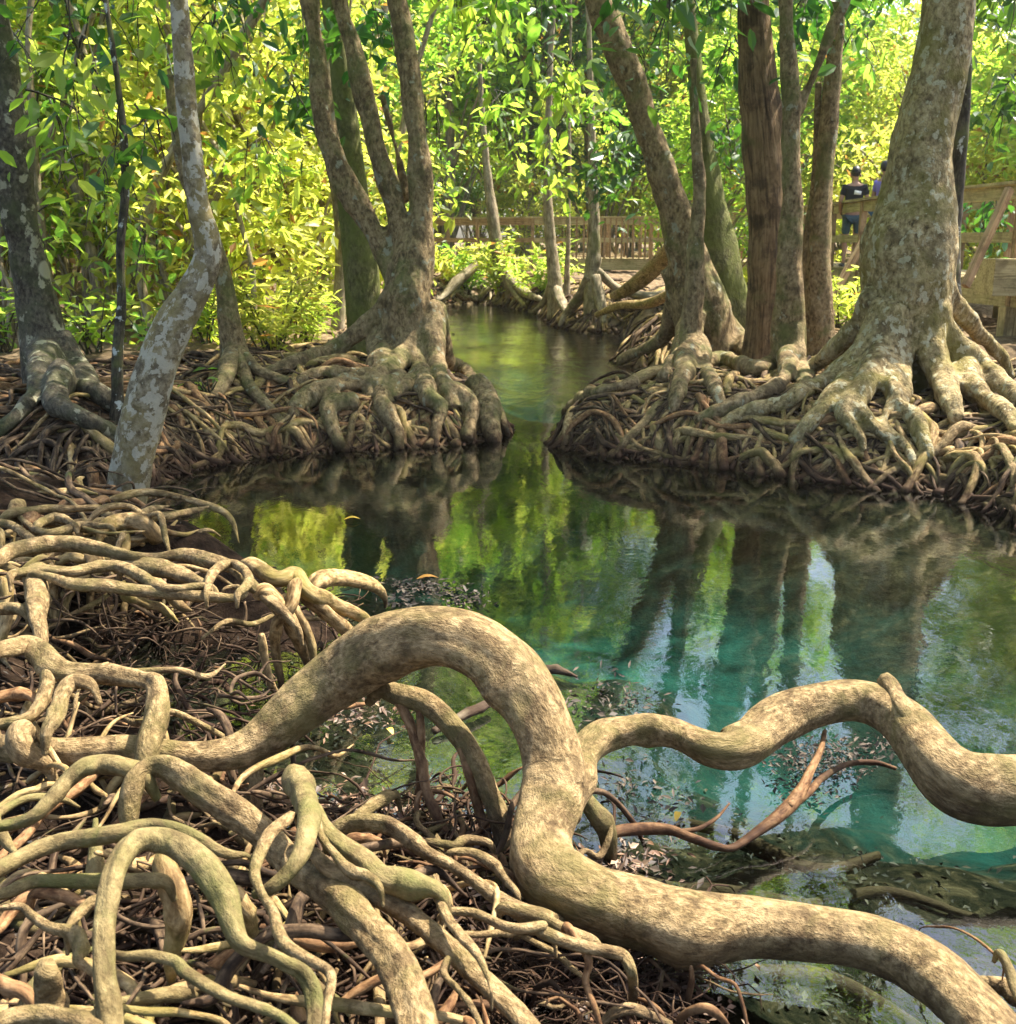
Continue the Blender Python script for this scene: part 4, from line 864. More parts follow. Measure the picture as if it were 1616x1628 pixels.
root(C_([(640, 1740, 74), (630, 1600, 76), (610, 1450, 74), (590, 1300, 66), (588, 1100, 62), (610, 900, 62), (655, 730, 62), (730, 600, 62), (840, 545, 60), (970, 565, 66), (1090, 640, 78), (1200, 760, 84), (1275, 900, 82), (1320, 1040, 72), (1370, 1150, 52), (1450, 1185, 44), (1560, 1225, 40), (1660, 1280, 42)]) +
     D_([(280, 1225, 44), (345, 1320, 48), (370, 1440, 46), (365, 1620, 44)]), [.4, .42, .45, .48, .51, .54, .56, .57, .57, .56, .55, .53, .5, .48, .46, .45, .44, .43, .42, .4, .38, .36], 'moss', 'nearest arch-shaped root with mottled green bark at bottom left, one leg straight down', sides=40, fine=.03)
root(C_([(-60, 890, 36), (80, 850, 38), (200, 802, 40), (400, 800, 40), (560, 800, 40), (700, 800, 38), (930, 795, 36)]), [.42, .42, .42, .42, .42, .42, .42], 'moss', 'straight mossy root lying level behind the nearest arch-shaped root')
root(C_([(600, 1215, 20), (720, 1225, 24), (850, 1220, 26), (1000, 1250, 28), (1060, 1310, 30), (1180, 1390, 32), (1320, 1460, 32), (1440, 1495, 33), (1600, 1560, 34), (1700, 1640, 34)]), [.42, .44, .46, .47, .47, .47, .47, .46, .45, .44], 'moss', 'slim root snaking to the bottom edge below the nearest arch')
root(C_([(265, 1290, 56), (275, 1330, 64), (282, 1420, 66), (290, 1540, 70), (295, 1640, 70)]), [.5, .48, .44, .4, .36], 'root', 'blunt upright root stump at the bottom left', 'stump')
root(C_([(-60, 1640, 46), (40, 1580, 50), (170, 1560, 52), (300, 1560, 50), (430, 1595, 50), (560, 1650, 46)]), .5, 'root', 'smooth root humping along the bottom left corner')
root(C_([(-60, 1350, 50), (60, 1400, 54), (150, 1430, 46)]), .4, 'rootred', 'reddish root at the left edge beside the blunt stump')
root(C_([(-20, 950, 18), (120, 940, 22), (180, 990, 26), (280, 1055, 28), (380, 1080, 32), (440, 1110, 42), (460, 1180, 40), (440, 1240, 28), (500, 1300, 22), (560, 1350, 18)]), .45, 'root', 'forked root crossing left of the nearest arch-shaped root')
root(C_([(550, 900, 28), (460, 970, 30), (390, 1080, 26)]), .44, 'root', 'short slanting root meeting the fork left of the nearest arch')
root(C_([(200, 870, 28), (360, 885, 34), (480, 925, 30), (560, 940, 24)]), .40, 'rootred', 'reddish root under the level mossy one')
root(C_([(940, 640, 40), (960, 760, 60), (1010, 900, 66), (1010, 1050, 60), (980, 1200, 50)]), [.42, .4, .36, .3, .24], 'bankroot', 'shaded thick root dropping behind the nearest arch')
root(C_([(1330, 860, 60), (1400, 960, 56), (1440, 1080, 46)]), [.42, .38, .3], 'bankroot', 'shaded root right of the nearest arch, under the plunging one')
root(D_([(225, 85, 30), (240, 120, 60), (285, 220, 68), (318, 340, 66), (310, 470, 62), (270, 590, 56), (200, 690, 48), (110, 765, 42), (20, 800, 30)]), [.46, .46, .48, .5, .5, .49, .47, .45, .43], 'moss', 'curved horn-like root with a blunt raised tip left of centre', sink=False)
root(D_([(240, 340, 20), (190, 380, 38), (110, 450, 44), (50, 570, 42), (20, 680, 32), (60, 800, 26), (125, 900, 30), (155, 1010, 32), (200, 1090, 34), (300, 1150, 28), (440, 1235, 26), (455, 1320, 26), (435, 1420, 24), (420, 1560, 24)]), .5, 'root', 'thin zigzag root hanging from the horn-like root to the bottom')
root(D_([(360, 300, 34), (400, 400, 42), (460, 470, 48), (550, 540, 52), (650, 600, 54), (730, 690, 62), (850, 715, 72), (960, 750, 64), (1070, 780, 40)]), [.44, .44, .44, .43, .42, .41, .4, .4, .4], 'moss', 'olive root running down right of the horn-like root, swelling at its end')
root(D_([(360, 360, 22), (400, 470, 26), (470, 560, 30), (560, 660, 30), (650, 690, 28), (730, 750, 20)]), .48, 'root', 'slender root laid over the olive one')
root(D_([(350, 560, 34), (430, 650, 40), (520, 690, 50), (650, 770, 62), (820, 860, 66), (960, 960, 66), (1100, 1080, 64), (1250, 1230, 62), (1400, 1370, 60), (1530, 1500, 60), (1640, 1640, 60)]), [.38, .38, .37, .36, .35, .34, .33, .33, .32, .31, .3], 'root', 'long smooth root slanting beside the heavy rough one to the bottom edge')
root(D_([(470, 440, 36), (560, 400, 46), (660, 390, 48), (780, 400, 48), (900, 470, 48), (1000, 560, 44), (1150, 640, 42), (1300, 740, 44), (1440, 840, 50), (1560, 900, 54), (1660, 920, 50), (1760, 970, 44)]), [.26, .27, .28, .28, .27, .26, .25, .24, .22, .2, .18, .12], 'root', 'greyish root bowing across the middle toward the foot of the high loop')
root(D_([(560, 480, 28), (640, 480, 28), (740, 500, 18)]), .22, 'rootred', 'short pinkish side root under the bowing greyish one')
root(D_([(600, 370, 30), (650, 320, 36), (720, 270, 40), (790, 235, 38), (830, 235, 26)]), [.2, .2, .2, .2, .18], 'root', 'cut-off root angled up toward the water under the loop')
root(D_([(1050, 700, 24), (1065, 800, 32), (1110, 920, 28), (1180, 1020, 28), (1280, 1130, 26), (1350, 1270, 18), (1370, 1350, 12)]), .38, 'root', 'thin root crossing down in front of the long smooth one')
root(D_([(1110, 905, 22), (1250, 900, 26), (1350, 935, 26), (1440, 975, 26), (1540, 990, 28), (1660, 975, 28)]) + E_([(200, 995, 30), (340, 1060, 32), (480, 1100, 32), (600, 1120, 34), (690, 1145, 36), (735, 1230, 34), (742, 1330, 30), (740, 1440, 26)]), [.3, .3, .3, .3, .3, .29, .28, .26, .25, .24, .22, .2, .12, .05], 'root', 'wiry root under the foot of the loop that drops at a sharp elbow')
root(D_([(1190, 1030, 16), (1300, 1028, 20), (1450, 1015, 22), (1640, 1012, 22), (1720, 1060, 18)]), .24, 'root', 'thin level root just below the elbowed wiry one')
root(E_([(0, 880, 38), (120, 905, 42), (220, 925, 36), (330, 985, 30), (430, 1030, 34), (540, 1080, 24)]), [.24, .24, .23, .22, .2, .16], 'root', 'pale root squeezed under the bend of the great root')
root(E_([(360, 980, 22), (440, 1080, 24), (490, 1180, 26), (470, 1300, 20), (520, 1440, 18), (560, 1560, 14)]), [.24, .24, .22, .18, .14, .1], 'rootred', 'reddish root dangling below the bend of the great root')
root(E_([(560, 1540, 22), (640, 1475, 28), (740, 1455, 30), (860, 1500, 26), (960, 1540, 20)]), [.1, .12, .12, .1, .08], 'root', 'flat arched root at the bottom edge right of centre')
root(E_([(1010, 1530, 20), (1070, 1470, 22), (1160, 1450, 22), (1230, 1490, 20), (1290, 1560, 14)]), [.06, .1, .12, .1, .05], 'rootred', 'small hooped root at the bottom edge beside the shallow water')
root(E_([(760, 1400, 10), (840, 1420, 14), (900, 1470, 14), (930, 1530, 10)]), [.08, .1, .1, .07], 'rootred', 'wire-thin hooped root at the bottom edge')
root(E_([(1075, 1210, 10), (1078, 1290, 18), (1060, 1380, 16), (1040, 1450, 10)]), [.12, .08, .04, .0], 'rootred', 'little brown stake root below the great root')
root(D_([(1120, 1160, 14), (1100, 1250, 22), (1180, 1340, 20), (1250, 1430, 20), (1310, 1560, 16)]), .36, 'root', 'thin hooked root near the bottom edge at centre')
root(D_([(990, 500, 16), (1100, 510, 22), (1160, 520, 24), (1230, 490, 26), (1360, 510, 18)]), .16, 'root', 'pale low root humping left of the foot of the loop')
root(D_([(1130, 560, 18), (1250, 560, 26), (1380, 620, 28), (1460, 720, 22), (1520, 800, 16)]), .17, 'root', 'root skirting the left side of the foot of the loop')
root(D_([(1200, 590, 14), (1320, 620, 18), (1420, 660, 20), (1490, 690, 16)]), .16, 'rootred', 'thin root beside the foot of the loop')
root(F_([(1380, 1370, 30), (1480, 1380, 40), (1560, 1400, 44), (1640, 1480, 40)]), .12, 'root', 'short root joining the great root at the bottom right')
root(F_([(1520, 1200, 24), (1570, 1290, 32), (1610, 1400, 36), (1660, 1500, 36)]), [.2, .18, .16, .15], 'moss', 'upright root tip at the right edge near the bottom')
root(F_([(1070, 1062, 4), (1160, 1055, 6), (1270, 1065, 7), (1380, 1120, 8), (1470, 1190, 8), (1540, 1270, 8)]), [.08, .12, .15, .16, .17, .17], 'rootred', 'wire-thin root bowing over the water at the right edge')
# end of the shelf, by the water
for k, (pp, zz, lb) in enumerate([
    ([(395, 895, 10), (440, 920, 12), (470, 912, 11), (490, 940, 11), (530, 960, 10), (580, 985, 9)], [.44, .42, .42, .38, .3, .2], 'jointed root stepping off the end of the shelf'),
    ([(500, 925, 12), (530, 918, 13), (570, 922, 12), (600, 935, 9), (612, 950, 5)], [.36, .34, .3, .22, .1], 'outermost root tip of the shelf reaching over the water'),
    ([(470, 930, 12), (462, 965, 11), (440, 990, 10), (438, 1030, 8), (446, 1080, 6)], [.42, .36, .3, .18, .05], 'root hanging from the end of the shelf like a bent leg'),
    ([(480, 945, 11), (520, 975, 10), (560, 1010, 9), (590, 1030, 6)], [.36, .28, .16, .05], 'root bracing the end of the shelf'),
    ([(455, 950, 8), (490, 1010, 8), (500, 1050, 6), (510, 1090, 4)], [.38, .22, .12, .0], 'thin straight prop under the end of the shelf'),
    ([(420, 940, 14), (460, 985, 12), (480, 1030, 10), (492, 1060, 6)], [.42, .3, .16, .04], 'ribbed prop root under the end of the shelf'),
    ([(415, 1010, 5), (422, 1050, 6), (432, 1090, 6), (450, 1115, 4)], [.3, .2, .1, .02], 'lone bent twig root left of the shelf props'),
]): root(pp, zz, 'bankroot', lb)

# tangle beneath: medium roots that one can still tell apart go in as parts, the rest as one mass
def under(name, label, boxpx, zr, n, nf, r0, ln, seed, mats, zlo=.03, minS=-.3):
    rg = random.Random(seed); x0, y0, x1, y1 = boxpx; c, _ = PZ((x0 + x1) / 2, (y0 + y1) / 2, zr[0]); e = empty(name, tuple(c), label, 'root tangle'); fine = MB()
    for k in range(n + nf):
        big = k < n; a, b = rg.uniform(x0, x1), rg.uniform(y0, y1); z = zr[0] + (zr[1] - zr[0]) * rg.random() * (.85 if big else .55)
        p, _ = PZ(a, b, z); ang = rg.uniform(0, 6.28); r = r0 * rg.uniform(.5, 1.3) * (1 if big else .42); L = rg.uniform(*ln); m_ = 7; P = []; Rr = []; el = rg.uniform(-.5, .5); da = rg.gauss(0, .25)
        for i in range(m_):
            P.append(p.copy()); Rr.append(r * (1 - .45 * i / m_) * (.35 if i in (0, m_ - 1) else 1))
            ang += da + rg.gauss(0, .35); el = el * .6 + rg.gauss(-.12, .45)
            p = p + np.array((math.cos(ang) * math.cos(el), math.sin(ang) * math.cos(el), math.sin(el))) * L / m_
            lo = max(H(p[0], p[1]), -.02) + r; p[2] = min(max(p[2], lo if i < 4 else lo - .05), z + .05)
        if S(P[0][0], P[0][1]) < minS: continue
        mm = MB() if big else fine
        tube(mm, P, Rr, sides=10 if big else 5, lump=.18, ridge=.12, step=.014 if big else .025, wig=r * .3)
        if big: mm.build('root', M[mats[rg.randrange(len(mats))]], e)
    tag(fine.build('fine_roots', M['rootfine_shaded'], e), kind='stuff'); return e
under('root_tangle', 'crowded brown roots filling the bottom left corner beneath the arches', (-60, 1240, 420, 1640), (.02, .34), 80, 150, .014, (.4, 1.1), 81, ['bankroot', 'rootfine_shaded', 'bankroot', 'moss', 'rootfine_shaded', 'rootred'])
under('root_tangle', 'crowded roots between the plunging root and the long smooth one at bottom centre', (400, 1330, 800, 1640), (.01, .22), 70, 150, .012, (.3, .9), 82, ['bankroot', 'rootred', 'bankroot', 'rootfine_shaded'])
under('root_tangle', 'jumble of roots behind the stepped root at the left edge', (-60, 900, 330, 1260), (.04, .32), 70, 130, .013, (.4, 1.0), 83, ['bankroot', 'rootred', 'root', 'rootfine_shaded'])
under('root_tangle', 'dark hollow of hanging roots under the near left shelf', (100, 930, 560, 1120), (.0, .34), 34, 200, .008, (.2, .5), 84, ['rootfine_shaded', 'rootfine_shaded', 'rootred'])
under('root_tangle', 'roots around the foot of the crooked pale tree', (-60, 745, 150, 830), (.2, .42), 70, 120, .024, (.4, 1.1), 88, ['rootred', 'bankroot'], minS=-.15)
under('root_tangle', 'roots heaped along the back of the near left shelf', (-60, 825, 200, 930), (.26, .46), 95, 200, .019, (.3, .8), 85, ['root', 'bankroot'])
under('root_tangle', 'low pale roots and debris left of the foot of the loop', (520, 1270, 830, 1400), (.0, .12), 60, 240, .009, (.15, .5), 86, ['root', 'rootred'])
under('root_tangle', 'fine reddish roots and twigs under the bend of the great root', (740, 1440, 1120, 1640), (.0, .12), 50, 420, .006, (.1, .4), 87, ['rootred', 'rootfine_shaded', 'root'])

# leaf litter and floating debris
def litter_patch(name, label, cells, n, size, z, mat, seed, spread):
    rs = np.random.RandomState(seed); mb = MB(); C = []
    for k in range(n):
        a, b = cells[rs.randint(len(cells))]; p, _ = PZ(a + rs.normal() * spread[0], b + rs.normal() * spread[1], 0)
        C.append((p[0], p[1], max(H(p[0], p[1]), 0) + rs.uniform(*z)))
    C = np.array(C); n = len(C); a = rs.uniform(0, 6.28, n); el = rs.normal(size=n) * .35
    d = np.stack([np.cos(a) * np.cos(el), np.sin(a) * np.cos(el), np.sin(el)], 1); s = np.stack([-np.sin(a), np.cos(a), rs.normal(size=n) * .4], 1)
    L = (size * rs.uniform(.4, 1.4, n))[:, None]; W = L * rs.uniform(.12, .5, n)[:, None]
    V = np.stack([C - d * L / 2, C + s * W / 2 + (0, 0, .004), C + d * L / 2, C - s * W / 2], 1); b = np.arange(n)[:, None] * 4
    mb.add(V.reshape(-1, 3), None, np.concatenate([b + [0, 1, 2], b + [0, 2, 3]]))
    return tag(mb.build(name, M[mat], smooth=False), label, 'leaf litter', kind='stuff')
litter_patch('leaf_litter', 'dry leaf scraps on the mud under the bend of the great root', [(800, 1500), (880, 1540), (960, 1560), (1040, 1600), (1000, 1530), (760, 1450)], 1500, .028, (.0, .03), 'litter', 1, (60, 40))
litter_patch('leaf_litter', 'brown leaf scraps around the foot of the loop', [(560, 1290), (640, 1310), (700, 1300), (760, 1330), (460, 1270), (500, 1130), (560, 1140), (1000, 1380)], 1500, .03, (.0, .03), 'litter', 2, (40, 18))
litter_patch('leaf_litter', 'dark wet debris raft on the water right of the loop', [(1260, 1215), (1300, 1205), (1350, 1200), (1400, 1195), (1270, 1260), (1330, 1230)], 900, .022, (.0, .025), 'litterdark', 3, (28, 14))
litter_patch('leaf_litter', 'dark twigs floating beside the end of the shelf', [(640, 935), (680, 938), (720, 945), (640, 960), (740, 955)], 420, .035, (.0, .02), 'litterdark', 4, (20, 9))
litter_patch('leaf_litter', 'dark leaf scraps floating behind the loop', [(960, 1100), (1000, 1130), (940, 1130), (1000, 1250), (1050, 1290), (1000, 1370)], 420, .03, (.0, .012), 'litterdark', 5, (40, 22))
litter_patch('leaf_litter', 'litter strewn on the forest floor of the left bank', [(250, 560), (350, 560), (150, 560), (450, 560), (500, 540), (60, 560)], 3000, .09, (.0, .04), 'litter', 6, (90, 20))
litter_patch('leaf_litter', 'litter and mud crumbs in the bottom left tangle', [(100, 1450), (250, 1400), (400, 1500), (560, 1500), (650, 1560), (150, 1080), (300, 1060)], 900, .022, (.0, .02), 'litterdark', 7, (90, 60))  # dark scraps: shade of the gaps between roots put into the litter colour
def sunken(label, cells, n, size, seed, spread, mat='litter'):
    rs = np.random.RandomState(seed); mb = MB(); C = []
    for k in range(n):
        a, b = cells[rs.randint(len(cells))]; p, _ = PZ(a + rs.normal() * spread[0], b + rs.normal() * spread[1], -.2); h = H(p[0], p[1])
        if h > -.02: continue
        C.append((p[0], p[1], h + rs.uniform(.0, .03)))
    leaves(mb, C, size, rs, 0, 'rh', .5); return tag(mb.build('sunken_leaves', M[mat], smooth=False), label, 'leaf litter', kind='stuff')
sunken('sunken leaves and scraps on the bed of the shallows right of the great root', [(1100, 1400), (1300, 1350), (1450, 1400), (1300, 1570), (1400, 1600), (1150, 1290), (1000, 1240)], 900, .026, 51, (150, 80), 'litterdark')
sunken('sunken leaves seen through the high loop', [(520, 1180), (620, 1200), (700, 1240), (560, 1140), (760, 1180)], 350, .026, 52, (50, 40), 'litterdark')
for k, pp in enumerate([[(1000, 1440), (1120, 1400), (1280, 1420), (1400, 1380), (1560, 1400)], [(1180, 1590), (1300, 1560), (1420, 1590), (1500, 1620)], [(1060, 1240), (1180, 1260), (1300, 1320), (1400, 1300)]]):
    P = []
    for q in pp: w_, _ = PZ(q[0], q[1], -.15); P.append((w_[0], w_[1], max(H(w_[0], w_[1]) + .02, -.3)))
    mb = MB(); tube(mb, P, [.02, .025, .02, .016, .01][:len(P)], sides=10, lump=.2, ridge=.1, step=.03, wig=.01)
    tag(mb.build('sunken_root', M['bankroot']), ['sunken root lying on the bed just beyond the great root', 'sunken root under the water at the bottom right', 'sunken root beneath the knobbly winding one'][k], 'root')
def one_leaf(px, py, L, a, mat, label, z=.012):
    p, _ = PZ(px, py, z); mb = MB(); n = 9; V = []
    if H(p[0], p[1]) > 0: p[2] = H(p[0], p[1]) + .05
    d = np.array((math.cos(a), math.sin(a), 0)); s = np.array((-d[1], d[0], 0))
    for i in range(n):
        t = i / (n - 1); w = math.sin(math.pi * t ** .85) * .2 * L
        for q in (-1, 0, 1): V.append(p + d * (t - .5) * L + s * q * w + np.array((0, 0, abs(q) * .12 * w + .015 * math.sin(t * 3))))
    Q = [(i * 3 + k, i * 3 + k + 1, i * 3 + k + 4, i * 3 + k + 3) for i in range(n - 1) for k in (0, 1)]
    tag(mb_add(mb, V, Q).build('fallen_leaf', M[mat]), label, 'leaf')
def mb_add(mb, V, Q): mb.add(V, Q); return mb
one_leaf(680, 920, .11, .15, 'orange', 'orange dead leaf floating by the end of the near shelf')
one_leaf(424, 720, .13, .1, 'orange', 'orange leaf on the water under the left bank')
one_leaf(560, 826, .1, .1, 'yellow', 'thin pale leaf adrift on the pool before the left bank')
one_leaf(1078, 1300, .05, 1.2, 'yellow', 'small yellow leaf floating beside the thin branch root', .01)
one_leaf(620, 1165, .05, 2.2, 'yellow', 'yellow leaf on the water seen through the loop')
one_leaf(396, 714, .1, 2.8, 'orange', 'second orange leaf close left of the first under the left bank')
# ------------------------------------------------------------------ leafy sprays on the near trees
def spray(name, label, px, py, rpx, Y, n, size, mat, seed, ysp=.5, kind='hex', stems=6, flatz=1.):
    """hanging branch: arched twigs that carry real leaves"""
    rs = np.random.RandomState(seed); rg = random.Random(seed); c, s = PY(px, py, Y); r = rpx * s
    e = empty(name, tuple(c), label, 'branch'); tw = MB(); C = []
    for k in range(stems):
        o = c + np.array((rg.gauss(0, .2) * r, rg.gauss(0, .2), r * 1.5)); t = c + np.array((rg.uniform(-1, 1) * r, rg.uniform(-1, 1) * ysp, rg.uniform(-1, .7) * r * flatz))
        mid = (o + t) / 2 + np.array((0, 0, .25 * r)); tube(tw, [o, mid, t], [.008, .006, .003], sides=5, step=.06, wig=.004)
        m_ = n // stems
        for i in range(m_):
            f = rs.uniform(.25, 1.02); q = (o * (1 - f) ** 2 + 2 * mid * f * (1 - f) + t * f * f); C.append(q + rs.normal(size=3) * .09 * (1 + f) * np.array((1, 1, .6)))
    tw.build('twigs', M['darkbark'], e); lm = MB(); leaves(lm, C, size, rs, .75, kind); lm.build('leaves', M[mat], e, smooth=False)
    return e
SP = [
 (1085, 75, 62, 7.5, 46, .17, 'leafd', 'big dark glossy leaves hanging between the leaning trunk and the shaggy brown one'),
 (1045, 20, 60, 8.5, 60, .15, 'leafd', 'dark leaves at the top edge beside the leaning trunk'),
 (480, 90, 55, 10.6, 90, .16, 'leafd', 'dark leaf cluster at the top left of the forked tree'),
 (470, 210, 50, 10.6, 80, .16, 'leafd', 'dark leaves against the left stem of the forked tree'),
 (600, 90, 50, 10.8, 80, .15, 'leafd', 'dark leaves between the stems of the forked tree'),
 (95, 250, 60, 7.4, 60, .15, 'leaf', 'drooping leaves at the left of the thin sapling'),
 (140, 170, 70, 7.6, 60, .16, 'leaf', 'leaves hanging high left of the thin sapling'),
 (235, 240, 45, 7.4, 26, .18, 'leafd', 'large dark leaves right of the thin sapling'),
 (120, 60, 90, 8.2, 110, .14, 'leafd', 'shaded leaves at the top left corner'),
 (230, 60, 70, 8.6, 90, .14, 'leaf', 'leaves at the top beside the crooked pale tree'),
 (60, 400, 50, 9.4, 60, .14, 'leaf', 'low leaves right of the dark lichened trunk'),
 (150, 340, 60, 8.6, 80, .14, 'leaf', 'leaves before the yellow thicket, left of the crooked pale tree'),
 (230, 440, 50, 9.0, 60, .13, 'leaf', 'low leaves between the sapling and the crooked pale tree'),
 (400, 60, 70, 11, 120, .14, 'leafd', 'dark foliage at the top between the crooked tree and the forked tree'),
 (770, 110, 60, 13, 110, .16, 'leaf', 'leaves hanging over the channel near the top'),
 (690, 230, 45, 12, 70, .16, 'leaf', 'leaves right of the forked tree'),
 (860, 60, 60, 14, 110, .17, 'leafd', 'dark leaves over the channel left of the leaning trunk'),
 (960, 320, 50, 17, 110, .18, 'leafd', 'dark low-hanging leaves before the far boardwalk'),
 (1010, 270, 50, 15, 100, .18, 'leafd', 'dark leaves beside the leaning trunk at mid height'),
 (1160, 140, 45, 11.5, 80, .16, 'leafd', 'dark leaves left of the shaggy brown trunk'),
 (1165, 250, 40, 12.5, 80, .15, 'leafd', 'leaves in the gap left of the shaggy brown trunk'),
 (1390, 40, 60, 11.5, 120, .14, 'leafd', 'leaves at the top left of the huge blotched trunk'),
 (1580, 60, 60, 10.5, 110, .15, 'leafd', 'dark leaves in the top right corner'),
 (1590, 200, 50, 11.5, 100, .15, 'leafd', 'dark leaves over the near railing at the right edge'),
 (1560, 370, 40, 16, 90, .17, 'leafd', 'dark leaves behind the near railing'),
 (820, 40, 70, 12, 90, .2, 'leaf', 'broad leaves hanging over the channel at the top, left of the leaning trunk'),
 (730, 40, 60, 12.5, 90, .2, 'leaf', 'broad leaves at the top right of the forked tree'),
 (900, 170, 50, 14, 80, .2, 'leaf', 'broad leaves hiding the tops of the far stems'),
 (790, 230, 55, 17, 90, .2, 'leaf', 'leaves round the top of the bleached far trunk'),
 (870, 270, 50, 18, 90, .2, 'leaf', 'leaves round the top of the far brown trunk'),
 (940, 230, 55, 17, 90, .2, 'leaf', 'leaves round the top of the far grey trunk'),
 (1010, 130, 30, 12.5, 40, .18, 'leafd', 'few leaves behind the upper leaning trunk'),
 (330, 120, 60, 10.5, 90, .17, 'leaf', 'leaves right of the crooked pale tree near the top'),
 (40, 130, 50, 9.5, 60, .16, 'leaf', 'leaves behind the dark lichened trunk'),
 (420, 300, 50, 12, 80, .18, 'leaf', 'leaves before the thicket left of the forked tree'),
 (1290, 60, 50, 10.5, 80, .17, 'leafd', 'leaves at the top behind the straight grey trunk'),
 (1360, 110, 35, 13, 40, .18, 'leaf', 'leaves high above the person in black'),
 (1150, 30, 50, 10.0, 60, .18, 'leafd', 'leaves at the top between the leaning trunk and the shaggy one'),
 (700, 330, 30, 16, 60, .17, 'leaf', 'leaves before the far left railing'),
]
for i, (a, b, r, Y, n, sz, mt, lb) in enumerate(SP): spray('leafy_branch', lb, a, b, r, Y, n, sz, mt, 300 + i)
# bright grassy shrub on the left bank and ground plants
def shrub(name, label, px, py, h, w, n, size, mat, seed, cat='plant', wide=.14):
    rs = np.random.RandomState(seed); rg = random.Random(seed); c = ground_hit(px, py); z = H(c[0], c[1]); e = empty(name, (c[0], c[1], z), label, cat); st = MB(); C = []
    for k in range(9):
        t = np.array((c[0] + rg.uniform(-w, w), c[1] + rg.uniform(-w, w), z + h * rg.uniform(.5, 1))); b0 = np.array((c[0] + rg.uniform(-.1, .1), c[1], z - .03)); md = (b0 + t) / 2 + np.array((0, 0, .1 * h))
        tube(st, [b0, md, t], [.012, .008, .003], sides=5, step=.08)
        for i in range(n // 9):
            f = rs.uniform(.2, 1); C.append(b0 * (1 - f) ** 2 + 2 * md * f * (1 - f) + t * f * f + rs.normal(size=3) * .07)
    st.build('stem', M['darkbark'], e); lm = MB(); leaves(lm, C, size, rs, .0, 'rh', wide); lm.build('leaves', M[mat], e, smooth=False); return e
for i, (a, b, h, w_, n, sz, mt, wd, lb) in enumerate([
 (430, 560, .85, .6, 900, .16, 'leafy', .13, 'bright yellow-green bamboo-like shrub at the back of the left bank'),
 (480, 545, .6, .5, 500, .14, 'leafy', .14, 'smaller bright shrub beside the bamboo-like one'),
 (330, 545, .8, .4, 260, .13, 'leaf', .35, 'leafy seedling behind the crooked pale tree'),
 (230, 565, .5, .3, 90, .12, 'leaf', .45, 'low seedling with broad leaves right of the sapling'),
 (150, 560, .7, .4, 160, .14, 'leaf', .45, 'broad-leaved seedling right of the dark lichened trunk'),
 (10, 560, .8, .4, 160, .13, 'leaf', .4, 'seedling at the left edge behind the lichened trunk'),
 (330, 640, .22, .15, 26, .09, 'leaf', .35, 'tiny green sprout among the roots right of the crooked tree'),
 (730, 462, 1.3, 1.0, 700, .22, 'leafy', .3, 'bright shrub on the far bank below the left railing'),
 (860, 470, 1.2, 1.0, 700, .22, 'leafy', .3, 'bright shrub below the far deck'),
 (800, 474, 1.7, .9, 800, .24, 'leafy', .3, 'tall bright shrub behind the bleached far trunk, hiding the railing'),
 (745, 470, 1.4, .9, 500, .22, 'leaf', .35, 'green shrub right of the forked tree on the far bank'),
 (1340, 520, .8, .8, 500, .15, 'leafy', .3, 'bright shrub in the gap left of the huge blotched trunk'),
 (1180, 480, .9, .8, 500, .16, 'leafy', .3, 'bright shrub behind the shaggy brown trunk'),
]): shrub('shrub', lb, a, b, h, w_, n, sz, mt, 400 + i, wide=wd)

# ------------------------------------------------------------------ the forest beyond: trees of six kinds, each one a copy with its own place
def proto(seed, H_, cz0, cz1, rad, ncl, nper, size, mat, trunkr, tmat='farbark', n_st=1, flatz=.5):
    rg = random.Random(seed); rs = np.random.RandomState(seed)
    e = empty('forest_tree', (0, 0, 0)); mb = MB(); tops = []
    for s in range(n_st):
        x = rg.uniform(-.3, .3) * (n_st > 1); P = [(x, 0, -.4)]; Rr = [trunkr * 1.5]; p = np.array((x, 0, 0.)); d = np.array((rg.uniform(-.2, .2), rg.uniform(-.2, .2), 1))
        for k in range(6):
            P.append(tuple(p)); Rr.append(trunkr * (1 - .12 * k)); p = p + d * H_ / 6; d = d + np.array((rg.gauss(0, .13), rg.gauss(0, .13), 0))
        tube(mb, P, Rr, sides=9, step=.25, lump=.12, ridge=.08); tops.append(P)
    cents = []
    for k in range(ncl):
        z = cz0 + (cz1 - cz0) * rg.random(); a = rg.uniform(0, 6.28); rr = rad * math.sqrt(rg.random()) * (1 - .45 * abs((z - cz0) / (cz1 - cz0) - .45))
        c = np.array((math.cos(a) * rr, math.sin(a) * rr, z)); cents.append(c)
        if k % 3 == 0:
            T = tops[rg.randrange(n_st)]; i = min(5, max(1, int(z / H_ * 6))); tube(mb, [T[i], (np.array(T[i]) + c) / 2 + np.array((0, 0, .15)), c], [.035, .025, .01], sides=5, step=.2)
    mb.build('trunk', M[tmat], e); clump_crown(cents, .40, nper, size, seed, 'rh', flatz, .45).build('crown', M[mat], e, smooth=False)
    return e
